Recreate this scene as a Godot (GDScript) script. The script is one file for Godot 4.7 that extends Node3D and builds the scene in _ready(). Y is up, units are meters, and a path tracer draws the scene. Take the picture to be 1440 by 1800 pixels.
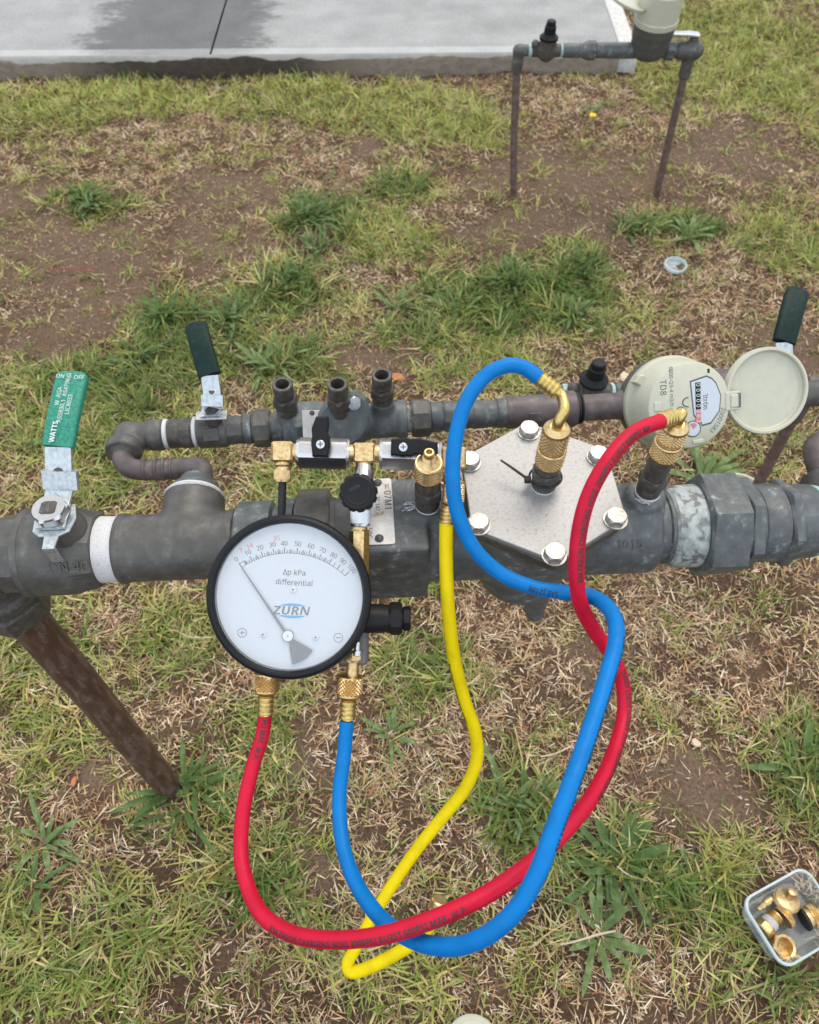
extends Node3D
# A backflow test on a lawn: copper pipework on short posts, a differential gauge, three hoses. Metres, y up.

const T := TAU
var mt := {}


# ---------------------------------------------------------------- shape builder
class Shape:
	var st := SurfaceTool.new()
	var gid := 1
	func _init():
		st.begin(Mesh.PRIMITIVE_TRIANGLES)

	func tri(a: Vector3, b: Vector3, c: Vector3, g: int):
		if (b - a).cross(c - a).length_squared() < 1e-22:
			return
		st.set_smooth_group(g if g >= 0 else 0xFFFFFFFF)
		st.add_vertex(a)
		st.set_smooth_group(g if g >= 0 else 0xFFFFFFFF)
		st.add_vertex(b)
		st.set_smooth_group(g if g >= 0 else 0xFFFFFFFF)
		st.add_vertex(c)

	func quad(a: Vector3, b: Vector3, c: Vector3, d: Vector3, g: int):
		tri(a, b, c, g)
		tri(a, c, d, g)

	func next() -> int:
		gid += 1
		return gid

	# turned about +X; rows are [x mm, r mm, sides (0 round), clip r mm]
	func turned(rows: Array, xf := Transform3D(), segs := 36, closed := true):
		var prof := []
		if closed and rows[0][1] > 0.0:
			prof.append([rows[0][0], 0.0])
		prof.append_array(rows)
		if closed and rows[-1][1] > 0.0:
			prof.append([rows[-1][0], 0.0])
		var rings := []
		for row in prof:
			var ring := PackedVector3Array()
			var sides: int = row[2] if row.size() > 2 else 0
			for j in segs:
				var a := T * j / segs
				var r: float = row[1]
				if sides > 0:
					var w := T / sides
					r = r / cos(fposmod(a + w / 2, w) - w / 2)
					if row.size() > 3:
						r = minf(r, row[3])
				ring.append(xf * Vector3(row[0] * 0.001, r * 0.001 * cos(a), r * 0.001 * sin(a)))
			rings.append(ring)
		var g := next()
		for i in prof.size() - 1:
			var p = prof[i]
			var q = prof[i + 1]
			var poly: int = p[2] if p.size() > 2 else 0
			var poly2: int = q[2] if q.size() > 2 else 0
			if i > 0:
				var o = prof[i - 1]
				var d1 := Vector2(p[0] - o[0], p[1] - o[1]).normalized()
				var d2 := Vector2(q[0] - p[0], q[1] - p[1]).normalized()
				if d1.dot(d2) < 0.86:
					g = next()
			var base := g
			var faceted := poly > 0 and poly == poly2
			if faceted:
				base = gid + 1
				gid += poly + 1
			for j in segs:
				var k := (j + 1) % segs
				var gg := base
				if faceted:
					gg = base + int(floor(fposmod((j + 0.5) / segs + 0.5 / poly, 1.0) * poly))
				elif poly > 0 or poly2 > 0:
					gg = -1
				quad(rings[i][j], rings[i + 1][j], rings[i + 1][k], rings[i][k], gg)
			if faceted:
				g = next()

	# diamond knurl between two x positions
	func knurl(x0: float, x1: float, r: float, h: float, teeth: int, rows: int, xf := Transform3D()):
		var n := teeth * 2
		var rings := []
		for i in rows + 1:
			var ring := PackedVector3Array()
			var x := lerpf(x0, x1, float(i) / rows)
			for j in n:
				var rr := r + (h if (i + j) % 2 == 0 else 0.0)
				if i == 0 or i == rows:
					rr = r
				var a := T * j / n
				ring.append(xf * Vector3(x * 0.001, rr * 0.001 * cos(a), rr * 0.001 * sin(a)))
			rings.append(ring)
		for i in rows:
			for j in n:
				var k := (j + 1) % n
				var a: Vector3 = rings[i][j]
				var b: Vector3 = rings[i + 1][j]
				var c: Vector3 = rings[i + 1][k]
				var d: Vector3 = rings[i][k]
				if (i + j) % 2 == 0:
					tri(a, b, d, -1)
					tri(b, c, d, -1)
				else:
					tri(a, b, c, -1)
					tri(a, c, d, -1)

	# polygon in XY (mm), from z0 to z1 (mm), bevelled
	func prism(poly: Array, z0: float, z1: float, bevel := 0.0, xf := Transform3D()):
		var p := PackedVector2Array(poly)
		if Geometry2D.is_polygon_clockwise(p):
			p.reverse()
		var n := p.size()
		var inner := PackedVector2Array()
		for i in n:
			var a := (p[i] - p[(i + n - 1) % n]).normalized()
			var b := (p[(i + 1) % n] - p[i]).normalized()
			var na := Vector2(-a.y, a.x)
			var nb := Vector2(-b.y, b.x)
			var m := (na + nb)
			inner.append(p[i] + m * (bevel / maxf(0.3, 1.0 + na.dot(nb))))
		var put := func(q: Vector2, z: float) -> Vector3: return xf * Vector3(q.x * 0.001, q.y * 0.001, z * 0.001)
		var flat := next()
		var idx := Geometry2D.triangulate_polygon(inner)
		for i in range(0, idx.size(), 3):
			var a := inner[idx[i]]
			var b := inner[idx[i + 1]]
			var c := inner[idx[i + 2]]
			if (b - a).cross(c - a) < 0:
				var s := b
				b = c
				c = s
			tri(put.call(a, z1), put.call(c, z1), put.call(b, z1), flat)
			tri(put.call(a, z0), put.call(b, z0), put.call(c, z0), flat + 1)
		gid += 1
		var g := next()
		var tops := next()
		gid += 1
		for i in n:
			var k := (i + 1) % n
			var e1 := (p[i] - p[(i + n - 1) % n]).normalized()
			var e2 := (p[k] - p[i]).normalized()
			if e1.dot(e2) < 0.86:
				g = next()
				tops = next()
				gid += 1
			if bevel > 0:
				quad(put.call(p[i], z1 - bevel), put.call(inner[i], z1), put.call(inner[k], z1), put.call(p[k], z1 - bevel), tops)
				quad(put.call(p[k], z0 + bevel), put.call(inner[k], z0), put.call(inner[i], z0), put.call(p[i], z0 + bevel), tops + 1)
			quad(put.call(p[i], z0 + bevel), put.call(p[i], z1 - bevel), put.call(p[k], z1 - bevel), put.call(p[k], z0 + bevel), g)

	# box of the given size (mm) centred on the transform, edges chamfered
	func box(size: Vector3, bevel: float, xf := Transform3D()):
		var h := size / 2
		var b := bevel
		prism([Vector2(-h.x + b, -h.y), Vector2(h.x - b, -h.y), Vector2(h.x, -h.y + b), Vector2(h.x, h.y - b), Vector2(h.x - b, h.y), Vector2(-h.x + b, h.y), Vector2(-h.x, h.y - b), Vector2(-h.x, -h.y + b)], -h.z, h.z, bevel, xf)

	# rounded tube along points (metres); radius number or array (metres)
	func tube(pts: PackedVector3Array, radius, segs := 16, capped := true) -> Array:
		var fr := Shape.frames(pts)
		var rings := []
		for i in pts.size():
			var ring := PackedVector3Array()
			var r: float = radius[i] if radius is Array or radius is PackedFloat32Array else radius
			for j in segs:
				var a := T * j / segs
				ring.append(pts[i] + (fr[i].y * cos(a) + fr[i].z * sin(a)) * r)
			rings.append(ring)
		var g := next()
		for i in pts.size() - 1:
			for j in segs:
				var k := (j + 1) % segs
				quad(rings[i][j], rings[i + 1][j], rings[i + 1][k], rings[i][k], g)
		if capped:
			var c := next()
			for j in segs:
				var k := (j + 1) % segs
				tri(rings[0][j], rings[0][k], pts[0], c)
				tri(rings[-1][k], rings[-1][j], pts[-1], c + 1)
			gid += 1
		return fr

	# strap with a boxy rounded section: centre points, half widths, half thicknesses (metres)
	func strap(pts: Array, hw: Array, ht: Array, wide: Vector3, e := 0.35, smooth_it := true):
		var n := 20
		var rings := []
		for i in pts.size():
			var d: Vector3 = (pts[mini(i + 1, pts.size() - 1)] - pts[maxi(i - 1, 0)]).normalized()
			var w := (wide - d * wide.dot(d)).normalized()
			var up := w.cross(d)
			var ring := PackedVector3Array()
			for j in n:
				var c := cos(T * (j + 0.5) / n)
				var s := sin(T * (j + 0.5) / n)
				ring.append(pts[i] + w * (hw[i] * signf(c) * pow(absf(c), e)) + up * (ht[i] * signf(s) * pow(absf(s), e)))
			rings.append(ring)
		var g := next()
		gid += n + 2
		for i in pts.size() - 1:
			for j in n:
				var k := (j + 1) % n
				quad(rings[i][k], rings[i + 1][k], rings[i + 1][j], rings[i][j], g if smooth_it else g + j)
		for j in n:
			var k := (j + 1) % n
			tri(rings[0][k], rings[0][j], pts[0], g + n)
			tri(rings[-1][j], rings[-1][k], pts[-1], g + n + 1)

	static func frames(pts: PackedVector3Array) -> Array:
		var out := []
		var up := Vector3(0.13, 0.87, 0.41)
		for i in pts.size():
			var d := (pts[mini(i + 1, pts.size() - 1)] - pts[maxi(i - 1, 0)]).normalized()
			var y := (up - d * up.dot(d))
			if y.length() < 0.05:
				y = Vector3(1, 0, 0) - d * d.x
			y = y.normalized()
			out.append(Basis(d, y, d.cross(y)))
			up = y
		return out

	static func curve(ctrl: Array, step := 8) -> PackedVector3Array:
		var out := PackedVector3Array()
		for i in ctrl.size() - 1:
			var a: Vector3 = ctrl[maxi(i - 1, 0)]
			var b: Vector3 = ctrl[i]
			var c: Vector3 = ctrl[i + 1]
			var d: Vector3 = ctrl[mini(i + 2, ctrl.size() - 1)]
			for k in step:
				out.append(b.cubic_interpolate(c, a, d, float(k) / step))
		out.append(ctrl[-1])
		return out

	func lettering(s: String, height: float, xf: Transform3D, depth := 0.0002, bold := false):
		var tm := TextMesh.new()
		var f := SystemFont.new()
		f.font_names = PackedStringArray(["Droid Sans"])
		f.font_weight = 700 if bold else 400
		tm.font = f
		tm.font_size = 48
		tm.pixel_size = height / 36.0
		tm.depth = depth
		tm.curve_step = 4.0
		tm.text = s
		st.append_from(tm, 0, xf)

	func done(normals := true) -> ArrayMesh:
		if normals:
			st.generate_normals()
		st.index()
		return st.commit()


# ---------------------------------------------------------------- cast shapes: a distance field meshed as surface nets
static func cast(prims: Array, cell: float, k := 0.008) -> ArrayMesh:
	var box := AABB(prims[0].at, Vector3.ZERO)
	for p in prims:
		var rr: float = p.get("r", 0.0)
		if p.has("to"):
			box = box.merge(AABB(p.at, Vector3.ZERO).expand(p.to).grow(rr))
		else:
			box = box.merge(AABB(p.at - p.half, p.half * 2).grow(rr))
	box = box.grow(cell * 3)
	var n := Vector3i((box.size / cell).ceil()) + Vector3i.ONE
	var f := PackedFloat32Array()
	f.resize(n.x * n.y * n.z)
	f.fill(1.0)
	for p in prims:
		var rr: float = p.get("r", 0.0)
		var kk: float = p.get("k", k)
		var pb: AABB = AABB(p.at, Vector3.ZERO).expand(p.to).grow(rr) if p.has("to") else AABB(p.at - p.half, p.half * 2).grow(rr)
		pb = pb.grow(kk + 2 * cell)
		var lo := Vector3i(((pb.position - box.position) / cell).floor()).clamp(Vector3i.ZERO, n - Vector3i.ONE)
		var hi := Vector3i(((pb.end - box.position) / cell).ceil()).clamp(Vector3i.ZERO, n - Vector3i.ONE)
		var at: Vector3 = p.at
		var flat: bool = p.get("flat", false)
		for z in range(lo.z, hi.z + 1):
			for y in range(lo.y, hi.y + 1):
				var row := (z * n.y + y) * n.x
				for x in range(lo.x, hi.x + 1):
					var q := box.position + Vector3(x, y, z) * cell
					var d: float
					if p.has("to"):
						var ab: Vector3 = p.to - at
						var l := ab.length()
						var t: float = (q - at).dot(ab) / (l * l)
						if flat:  # cylinder with flat ends, edge rounded by e
							var e: float = p.get("e", 0.002)
							var rad: float = (q - at - ab * t).length() - rr + e
							var ax: float = absf(t - 0.5) * l - l * 0.5 + e
							d = minf(maxf(rad, ax), 0.0) + Vector2(maxf(rad, 0.0), maxf(ax, 0.0)).length() - e
						else:
							var tt := clampf(t, 0.0, 1.0)
							d = (q - at - ab * tt).length() - lerpf(rr, p.get("r2", rr), tt)
					else:
						var v: Vector3 = (q - at).abs() - p.half + Vector3.ONE * rr
						d = v.max(Vector3.ZERO).length() + minf(maxf(v.x, maxf(v.y, v.z)), 0.0) - rr
					var o := f[row + x]
					var h := maxf(kk - absf(o - d), 0.0) / kk
					f[row + x] = minf(o, d) - h * h * kk * 0.25
	# surface nets
	var ids := PackedInt32Array()
	ids.resize(f.size())
	ids.fill(-1)
	var verts := PackedVector3Array()
	var norms := PackedVector3Array()
	var off := [0, 1, n.x, n.x + 1, n.x * n.y, n.x * n.y + 1, n.x * n.y + n.x, n.x * n.y + n.x + 1]
	var corner := [Vector3(0, 0, 0), Vector3(1, 0, 0), Vector3(0, 1, 0), Vector3(1, 1, 0), Vector3(0, 0, 1), Vector3(1, 0, 1), Vector3(0, 1, 1), Vector3(1, 1, 1)]
	var edges := [[0, 1], [2, 3], [4, 5], [6, 7], [0, 2], [1, 3], [4, 6], [5, 7], [0, 4], [1, 5], [2, 6], [3, 7]]
	for z in n.z - 1:
		for y in n.y - 1:
			for x in n.x - 1:
				var b := (z * n.y + y) * n.x + x
				var f0 := f[b]
				if absf(f0) > cell * 2.0:
					continue
				var neg := 0
				for c in 8:
					if f[b + off[c]] < 0.0:
						neg += 1
				if neg == 0 or neg == 8:
					continue
				var sum := Vector3.ZERO
				var cnt := 0
				for e in edges:
					var u := f[b + off[e[0]]]
					var w := f[b + off[e[1]]]
					if (u < 0.0) != (w < 0.0):
						sum += corner[e[0]].lerp(corner[e[1]], u / (u - w))
						cnt += 1
				ids[b] = verts.size()
				verts.append(box.position + (Vector3(x, y, z) + sum / cnt) * cell)
				var gx := f[b + off[1]] + f[b + off[3]] + f[b + off[5]] + f[b + off[7]] - f[b] - f[b + off[2]] - f[b + off[4]] - f[b + off[6]]
				var gy := f[b + off[2]] + f[b + off[3]] + f[b + off[6]] + f[b + off[7]] - f[b] - f[b + off[1]] - f[b + off[4]] - f[b + off[5]]
				var gz := f[b + off[4]] + f[b + off[5]] + f[b + off[6]] + f[b + off[7]] - f[b] - f[b + off[1]] - f[b + off[2]] - f[b + off[3]]
				norms.append(Vector3(gx, gy, gz).normalized())
	var tris := PackedInt32Array()
	var step := [1, n.x, n.x * n.y]
	for z in range(1, n.z - 1):
		for y in range(1, n.y - 1):
			for x in range(1, n.x - 1):
				var b := (z * n.y + y) * n.x + x
				var u := f[b]
				if absf(u) > cell * 2.0:
					continue
				for a in 3:
					var w := f[b + step[a]]
					if (u < 0.0) == (w < 0.0):
						continue
					var s1: int = step[(a + 1) % 3]
					var s2: int = step[(a + 2) % 3]
					var q := [ids[b - s1 - s2], ids[b - s2], ids[b], ids[b - s1]]
					if q.min() < 0:
						continue
					if u < 0.0:
						tris.append_array([q[0], q[2], q[1], q[0], q[3], q[2]])
					else:
						tris.append_array([q[0], q[1], q[2], q[0], q[2], q[3]])
	var arr := []
	arr.resize(Mesh.ARRAY_MAX)
	arr[Mesh.ARRAY_VERTEX] = verts
	arr[Mesh.ARRAY_NORMAL] = norms
	arr[Mesh.ARRAY_INDEX] = tris
	var m := ArrayMesh.new()
	m.add_surface_from_arrays(Mesh.PRIMITIVE_TRIANGLES, arr)
	return m


# ---------------------------------------------------------------- nodes
func part(called: String, mesh: Mesh, material: Material, parent: Node3D, label := "") -> MeshInstance3D:
	var o := MeshInstance3D.new()
	o.name = called
	o.mesh = mesh
	o.material_override = material
	parent.add_child(o, true)
	if label:
		o.set_meta("label", label)
	return o


func holder(called: String, parent: Node3D, label := "") -> Node3D:
	var o := Node3D.new()
	o.name = called
	parent.add_child(o, true)
	if label:
		o.set_meta("label", label)
	return o


func tag(o: Node3D, label: String, category: String, group := ""):
	o.set_meta("label", label)
	o.set_meta("category", category)
	if group:
		o.set_meta("group", group)


func thing(called: String, label: String, category: String, at := Vector3.ZERO, group := "") -> Node3D:
	var o := Node3D.new()
	o.name = called
	o.position = at
	add_child(o, true)
	tag(o, label, category, group)
	return o


func axis(p: Vector3, d: Vector3, up := Vector3.UP) -> Transform3D:
	d = d.normalized()
	if absf(d.dot(up)) > 0.99:
		up = Vector3(0, 0, 1)
	var y := (up - d * up.dot(d)).normalized()
	return Transform3D(Basis(d, y, d.cross(y)), p)


func spun(rows: Array, xf := Transform3D(), segs := 36) -> ArrayMesh:
	var s := Shape.new()
	s.turned(rows, xf, segs)
	return s.done()


func disc(r: float, n := 32, cx := 0.0, cy := 0.0, ry := -1.0) -> Array:
	var out := []
	for i in n:
		out.append(Vector2(cx + r * cos(T * i / n), cy + (ry if ry > 0 else r) * sin(T * i / n)))
	return out


func slab_mesh(poly: Array, z0: float, z1: float, bevel := 0.0, xf := Transform3D()) -> ArrayMesh:
	var s := Shape.new()
	s.prism(poly, z0, z1, bevel, xf)
	return s.done()


# nut rows: chamfered polygon between x0 and x1
func nut(x0: float, x1: float, r: float, sides := 6) -> Array:
	var c := r * (1.085 if sides == 6 else 1.045)
	var h := minf(2.2, (x1 - x0) * 0.2)
	return [[x0, r * 0.97], [x0 + h, r, sides, c * 1.04], [x1 - h, r, sides, c * 1.04], [x1, r * 0.97]]


# ---------------------------------------------------------------- materials
func noise_tex(ramp: Array, freq: float, seed_: int, size := 256, oct := 5, bump := false, kind := FastNoiseLite.TYPE_SIMPLEX_SMOOTH, gain := 0.55) -> NoiseTexture2D:
	var n := FastNoiseLite.new()
	n.seed = seed_
	n.noise_type = kind
	n.frequency = freq
	n.fractal_octaves = oct
	n.fractal_gain = gain
	var t := NoiseTexture2D.new()
	t.width = size
	t.height = size
	t.seamless = true
	t.noise = n
	if bump:
		t.as_normal_map = true
		t.bump_strength = 6.0
	if ramp:
		var g := Gradient.new()
		var off := PackedFloat32Array()
		var col := PackedColorArray()
		for r in ramp:
			off.append(r[0])
			col.append(r[1])
		g.offsets = off
		g.colors = col
		t.color_ramp = g
	return t


func lin(r: float, g: float, b: float) -> Color:
	return Color(r, g, b).linear_to_srgb()


func mat(color: Color, rough: float, metal := 0.0, spec := 0.5) -> StandardMaterial3D:
	var m := StandardMaterial3D.new()
	m.albedo_color = color
	m.roughness = rough
	m.metallic = metal
	m.metallic_specular = spec
	return m


func worn(ramp: Array, freq: float, scale: float, rough: float, metal: float, seed_: int, bump := 0.0, oct := 5) -> StandardMaterial3D:
	var m := mat(Color.WHITE, rough, metal)
	m.albedo_texture = noise_tex(ramp, freq, seed_, 512, oct)
	m.uv1_triplanar = true
	m.uv1_scale = Vector3.ONE * scale
	if bump > 0.0:
		m.normal_enabled = true
		m.normal_texture = noise_tex([], freq * 2.0, seed_ + 7, 512, 5, true)
		m.normal_scale = bump
	return m


func materials():
	mt.patina = worn([[0.0, lin(0.052, 0.048, 0.044)], [0.5, lin(0.074, 0.071, 0.064)], [0.72, lin(0.092, 0.088, 0.082)], [0.86, lin(0.129, 0.127, 0.120)], [1.0, lin(0.224, 0.224, 0.213)]], 0.012, 9.0, 0.45, 0.0, 3, 0.3, 6)
	mt.patina_green = worn([[0.0, lin(0.055, 0.059, 0.061)], [0.5, lin(0.080, 0.088, 0.090)], [0.68, lin(0.099, 0.110, 0.111)], [0.8, lin(0.138, 0.152, 0.152)], [0.86, lin(0.220, 0.248, 0.242)], [1.0, lin(0.374, 0.418, 0.407)]], 0.014, 9.0, 0.45, 0.0, 5, 0.3, 6)
	mt.scraped = worn([[0.0, lin(0.08, 0.08, 0.078)], [0.38, lin(0.13, 0.135, 0.13)], [0.43, lin(0.30, 0.33, 0.32)], [0.7, lin(0.38, 0.42, 0.41)], [1.0, lin(0.48, 0.54, 0.53)]], 0.012, 14.0, 0.5, 0.0, 8, 0.3, 6)
	mt.dark_metal = worn([[0.0, lin(0.034, 0.029, 0.025)], [0.5, lin(0.062, 0.056, 0.049)], [0.75, lin(0.091, 0.082, 0.073)], [1.0, lin(0.169, 0.156, 0.143)]], 0.022, 14.0, 0.48, 0.0, 12, 0.25)
	mt.post_brown = worn([[0.0, lin(0.07, 0.042, 0.034)], [0.5, lin(0.115, 0.074, 0.062)], [1.0, lin(0.2, 0.15, 0.13)]], 0.012, 8.0, 0.55, 0.0, 15, 0.15)
	mt.plum = worn([[0.0, lin(0.057, 0.043, 0.043)], [0.5, lin(0.098, 0.076, 0.076)], [0.75, lin(0.127, 0.103, 0.103)], [1.0, lin(0.230, 0.196, 0.184)]], 0.012, 10.0, 0.5, 0.0, 14, 0.15)
	mt.copper = worn([[0.0, lin(0.040, 0.020, 0.014)], [0.45, lin(0.075, 0.034, 0.023)], [0.60, lin(0.095, 0.05, 0.036)], [0.67, lin(0.17, 0.145, 0.13)], [0.71, lin(0.085, 0.047, 0.034)], [1.0, lin(0.15, 0.12, 0.10)]], 0.012, 6.0, 0.5, 0.0, 21, 0.12, 6)
	mt.copper.uv1_scale = Vector3(13.0, 2.8, 13.0)
	mt.brass = worn([[0.0, lin(0.40, 0.26, 0.10)], [0.4, lin(0.62, 0.43, 0.20)], [0.7, lin(0.72, 0.53, 0.28)], [1.0, lin(0.78, 0.62, 0.38)]], 0.02, 22.0, 0.36, 1.0, 31, 0.12)
	mt.gold = worn([[0.0, lin(0.42, 0.30, 0.09)], [0.5, lin(0.62, 0.47, 0.18)], [1.0, lin(0.72, 0.58, 0.28)]], 0.02, 30.0, 0.38, 1.0, 33, 0.2)
	mt.steel = worn([[0.0, lin(0.504, 0.504, 0.513)], [0.5, lin(0.594, 0.594, 0.603)], [1.0, lin(0.648, 0.648, 0.657)]], 0.03, 30.0, 0.28, 1.0, 37, 0.05)
	mt.zinc = worn([[0.0, lin(0.310, 0.344, 0.361)], [0.5, lin(0.499, 0.542, 0.559)], [0.7, lin(0.568, 0.611, 0.619)], [1.0, lin(0.387, 0.404, 0.404)]], 0.02, 20.0, 0.38, 0.75, 41, 0.15)
	mt.bolt = worn([[0.0, lin(0.281, 0.266, 0.237)], [0.5, lin(0.459, 0.444, 0.414)], [1.0, lin(0.533, 0.525, 0.511)]], 0.02, 30.0, 0.36, 0.8, 43, 0.25)
	mt.plate = worn([[0.0, lin(0.224, 0.202, 0.181)], [0.25, lin(0.310, 0.301, 0.292)], [0.42, lin(0.335, 0.331, 0.327)], [0.6, lin(0.344, 0.340, 0.335)], [1.0, lin(0.361, 0.357, 0.353)]], 0.03, 16.0, 0.45, 0.4, 47, 0.15, 6)
	mt.cast_grey = worn([[0.0, lin(0.07, 0.078, 0.08)], [0.5, lin(0.105, 0.118, 0.122)], [0.8, lin(0.14, 0.155, 0.158)], [1.0, lin(0.28, 0.31, 0.31)]], 0.014, 9.0, 0.5, 0.0, 6, 0.3, 6)
	mt.tag = worn([[0.0, lin(0.238, 0.187, 0.145)], [0.2, lin(0.442, 0.425, 0.408)], [1.0, lin(0.544, 0.535, 0.527)]], 0.008, 14.0, 0.42, 0.3, 51, 0.1)
	mt.grip = worn([[0.0, lin(0.005, 0.117, 0.077)], [0.5, lin(0.009, 0.189, 0.122)], [0.60, lin(0.013, 0.225, 0.149)], [0.64, lin(0.081, 0.360, 0.279)], [0.68, lin(0.013, 0.225, 0.149)], [1.0, lin(0.018, 0.270, 0.180)]], 0.05, 12.0, 0.5, 0.0, 55, 0.3, 4)
	mt.grip_dark = worn([[0.0, lin(0.002, 0.013, 0.011)], [0.7, lin(0.004, 0.021, 0.018)], [1.0, lin(0.03, 0.055, 0.05)]], 0.02, 14.0, 0.5, 0.0, 58, 0.12)
	mt.grip_dark.metallic_specular = 0.3
	mt.black = mat(lin(0.010, 0.010, 0.011), 0.46, 0.0, 0.32)
	mt.bezel = mat(lin(0.009, 0.010, 0.012), 0.42, 0.0, 0.32)
	mt.rubber = mat(lin(0.010, 0.010, 0.011), 0.6)
	mt.print_black = mat(lin(0.02, 0.02, 0.022), 0.6)
	mt.print_grey = mat(lin(0.09, 0.095, 0.10), 0.6)
	mt.print_red = mat(lin(0.62, 0.10, 0.09), 0.6)
	mt.drum_red = mat(lin(0.50, 0.17, 0.19), 0.6)
	mt.print_blue = mat(lin(0.025, 0.255, 0.527), 0.5)
	mt.print_white = mat(lin(0.55, 0.62, 0.59), 0.6)
	mt.needle = mat(lin(0.10, 0.10, 0.105), 0.45)
	mt.dial = worn([[0.0, lin(0.463, 0.506, 0.552)], [1.0, lin(0.489, 0.531, 0.578)]], 0.02, 12.0, 0.5, 0.0, 61)
	mt.tape = worn([[0.0, lin(0.370, 0.370, 0.361)], [0.4, lin(0.554, 0.554, 0.550)], [1.0, lin(0.616, 0.616, 0.616)]], 0.03, 18.0, 0.65, 0.0, 63, 0.6)
	mt.tape_teal = worn([[0.0, lin(0.15, 0.22, 0.21)], [0.5, lin(0.34, 0.48, 0.46)], [1.0, lin(0.55, 0.65, 0.62)]], 0.02, 18.0, 0.65, 0.0, 64, 0.5)
	mt.cream = worn([[0.0, lin(0.439, 0.435, 0.335)], [0.5, lin(0.470, 0.465, 0.365)], [1.0, lin(0.487, 0.483, 0.387)]], 0.02, 8.0, 0.42, 0.0, 67)
	mt.blue = hose_mat(lin(0.000, 0.165, 0.490), 71)
	mt.red = hose_mat(lin(0.528, 0.007, 0.035), 72)
	mt.yellow = hose_mat(lin(0.773, 0.598, 0.000), 73)
	mt.glass = mat(Color(1, 1, 1, 0.04), 0.03)
	mt.glass.transparency = BaseMaterial3D.TRANSPARENCY_ALPHA
	mt.tub = mat(Color(0.78, 0.86, 0.88, 0.24), 0.2)
	mt.tub.transparency = BaseMaterial3D.TRANSPARENCY_ALPHA
	mt.tub_rim = mat(Color(0.80, 0.86, 0.88, 0.55), 0.3)
	mt.tub_rim.transparency = BaseMaterial3D.TRANSPARENCY_ALPHA


func hose_mat(c: Color, s: int) -> StandardMaterial3D:
	var m := mat(c, 0.46, 0.0, 0.3)
	m.albedo_texture = noise_tex([[0.0, Color(0.86, 0.86, 0.86)], [0.5, Color(0.97, 0.97, 0.97)], [1.0, Color.WHITE]], 0.02, s, 256, 5)
	m.uv1_triplanar = true
	m.uv1_scale = Vector3.ONE * 8.0
	m.normal_enabled = true
	m.normal_texture = noise_tex([], 0.06, s + 20, 256, 4, true)
	m.normal_scale = 0.10
	return m


func _ready():
	seed(7)
	# --- camera: a hand-held phone, 1.2 m above the lawn, tipped 55 degrees down
	var cam := Camera3D.new()
	cam.name = "camera"
	cam.position = Vector3(0, 1.2, 0)
	cam.rotation_degrees = Vector3(-55, 0, 0)
	cam.fov = 68.13
	cam.near = 0.05
	cam.far = 400.0
	add_child(cam)
	var at := CameraAttributesPhysical.new()
	at.frustum_focal_length = 17.752
	at.frustum_focus_distance = 0.66
	at.frustum_near = 0.05
	at.frustum_far = 400.0
	at.exposure_aperture = 7.0
	cam.attributes = at
	# --- overcast sky
	var env := Environment.new()
	env.background_mode = Environment.BG_SKY
	var sky := Sky.new()
	var sm := ProceduralSkyMaterial.new()
	sm.sky_top_color = Color(0.86, 0.90, 0.95)
	sm.sky_horizon_color = Color(0.80, 0.83, 0.86)
	sm.sky_curve = 0.3
	sm.ground_bottom_color = Color(0.30, 0.27, 0.22)
	sm.ground_horizon_color = Color(0.62, 0.64, 0.64)
	sm.sun_angle_max = 1.0
	sky.sky_material = sm
	env.sky = sky
	env.tonemap_mode = Environment.TONE_MAPPER_LINEAR
	env.tonemap_exposure = 2.0
	env.sdfgi_enabled = true
	env.ssao_enabled = true
	env.ssil_enabled = true
	var we := WorldEnvironment.new()
	we.name = "environment"
	we.environment = env
	add_child(we)
	var sun := DirectionalLight3D.new()
	sun.name = "sun"
	sun.light_color = Color(1.0, 0.97, 0.93)
	sun.light_energy = 0.38
	sun.light_angular_distance = 40.0
	sun.shadow_enabled = true
	sun.rotation_degrees = Vector3(-64, 155, 0)
	add_child(sun)

	materials()
	build_ground()
	build_path()
	build_assembly()
	build_background_meter()
	build_gauge()
	build_hoses()
	build_adapters()
	build_tub()
	build_small_things()
	build_lawn()
	build_weeds()


# ---------------------------------------------------------------- ground and lawn
var n1 := FastNoiseLite.new()
var n2 := FastNoiseLite.new()
# patches where the photo shows them: middle x, middle z, half sizes (metres)
var bare := [Vector4(-0.865, -1.632, 0.260, 0.185), Vector4(-1.045, -1.854, 0.184, 0.105), Vector4(-0.513, -1.893, 0.171, 0.121), Vector4(-0.497, -1.679, 0.161, 0.119), Vector4(-0.737, -1.397, 0.161, 0.120), Vector4(0.463, -1.990, 0.383, 0.170), Vector4(0.938, -2.106, 0.247, 0.151), Vector4(0.358, -1.752, 0.239, 0.087), Vector4(-0.133, -2.152, 0.100, 0.077), Vector4(0.477, -0.334, 0.106, 0.087), Vector4(-0.152, -0.251, 0.059, 0.048), Vector4(-0.101, -1.227, 0.139, 0.062), Vector4(0.946, -2.137, 0.199, 0.122), Vector4(-0.852, -1.281, 0.077, 0.092), Vector4(0.863, -1.319, 0.091, 0.095), Vector4(-0.396, -1.458, 0.068, 0.083), Vector4(-0.505, -0.343, 0.053, 0.035), Vector4(-0.144, -0.369, 0.054, 0.045), Vector4(0.276, -0.492, 0.086, 0.060)]
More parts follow.
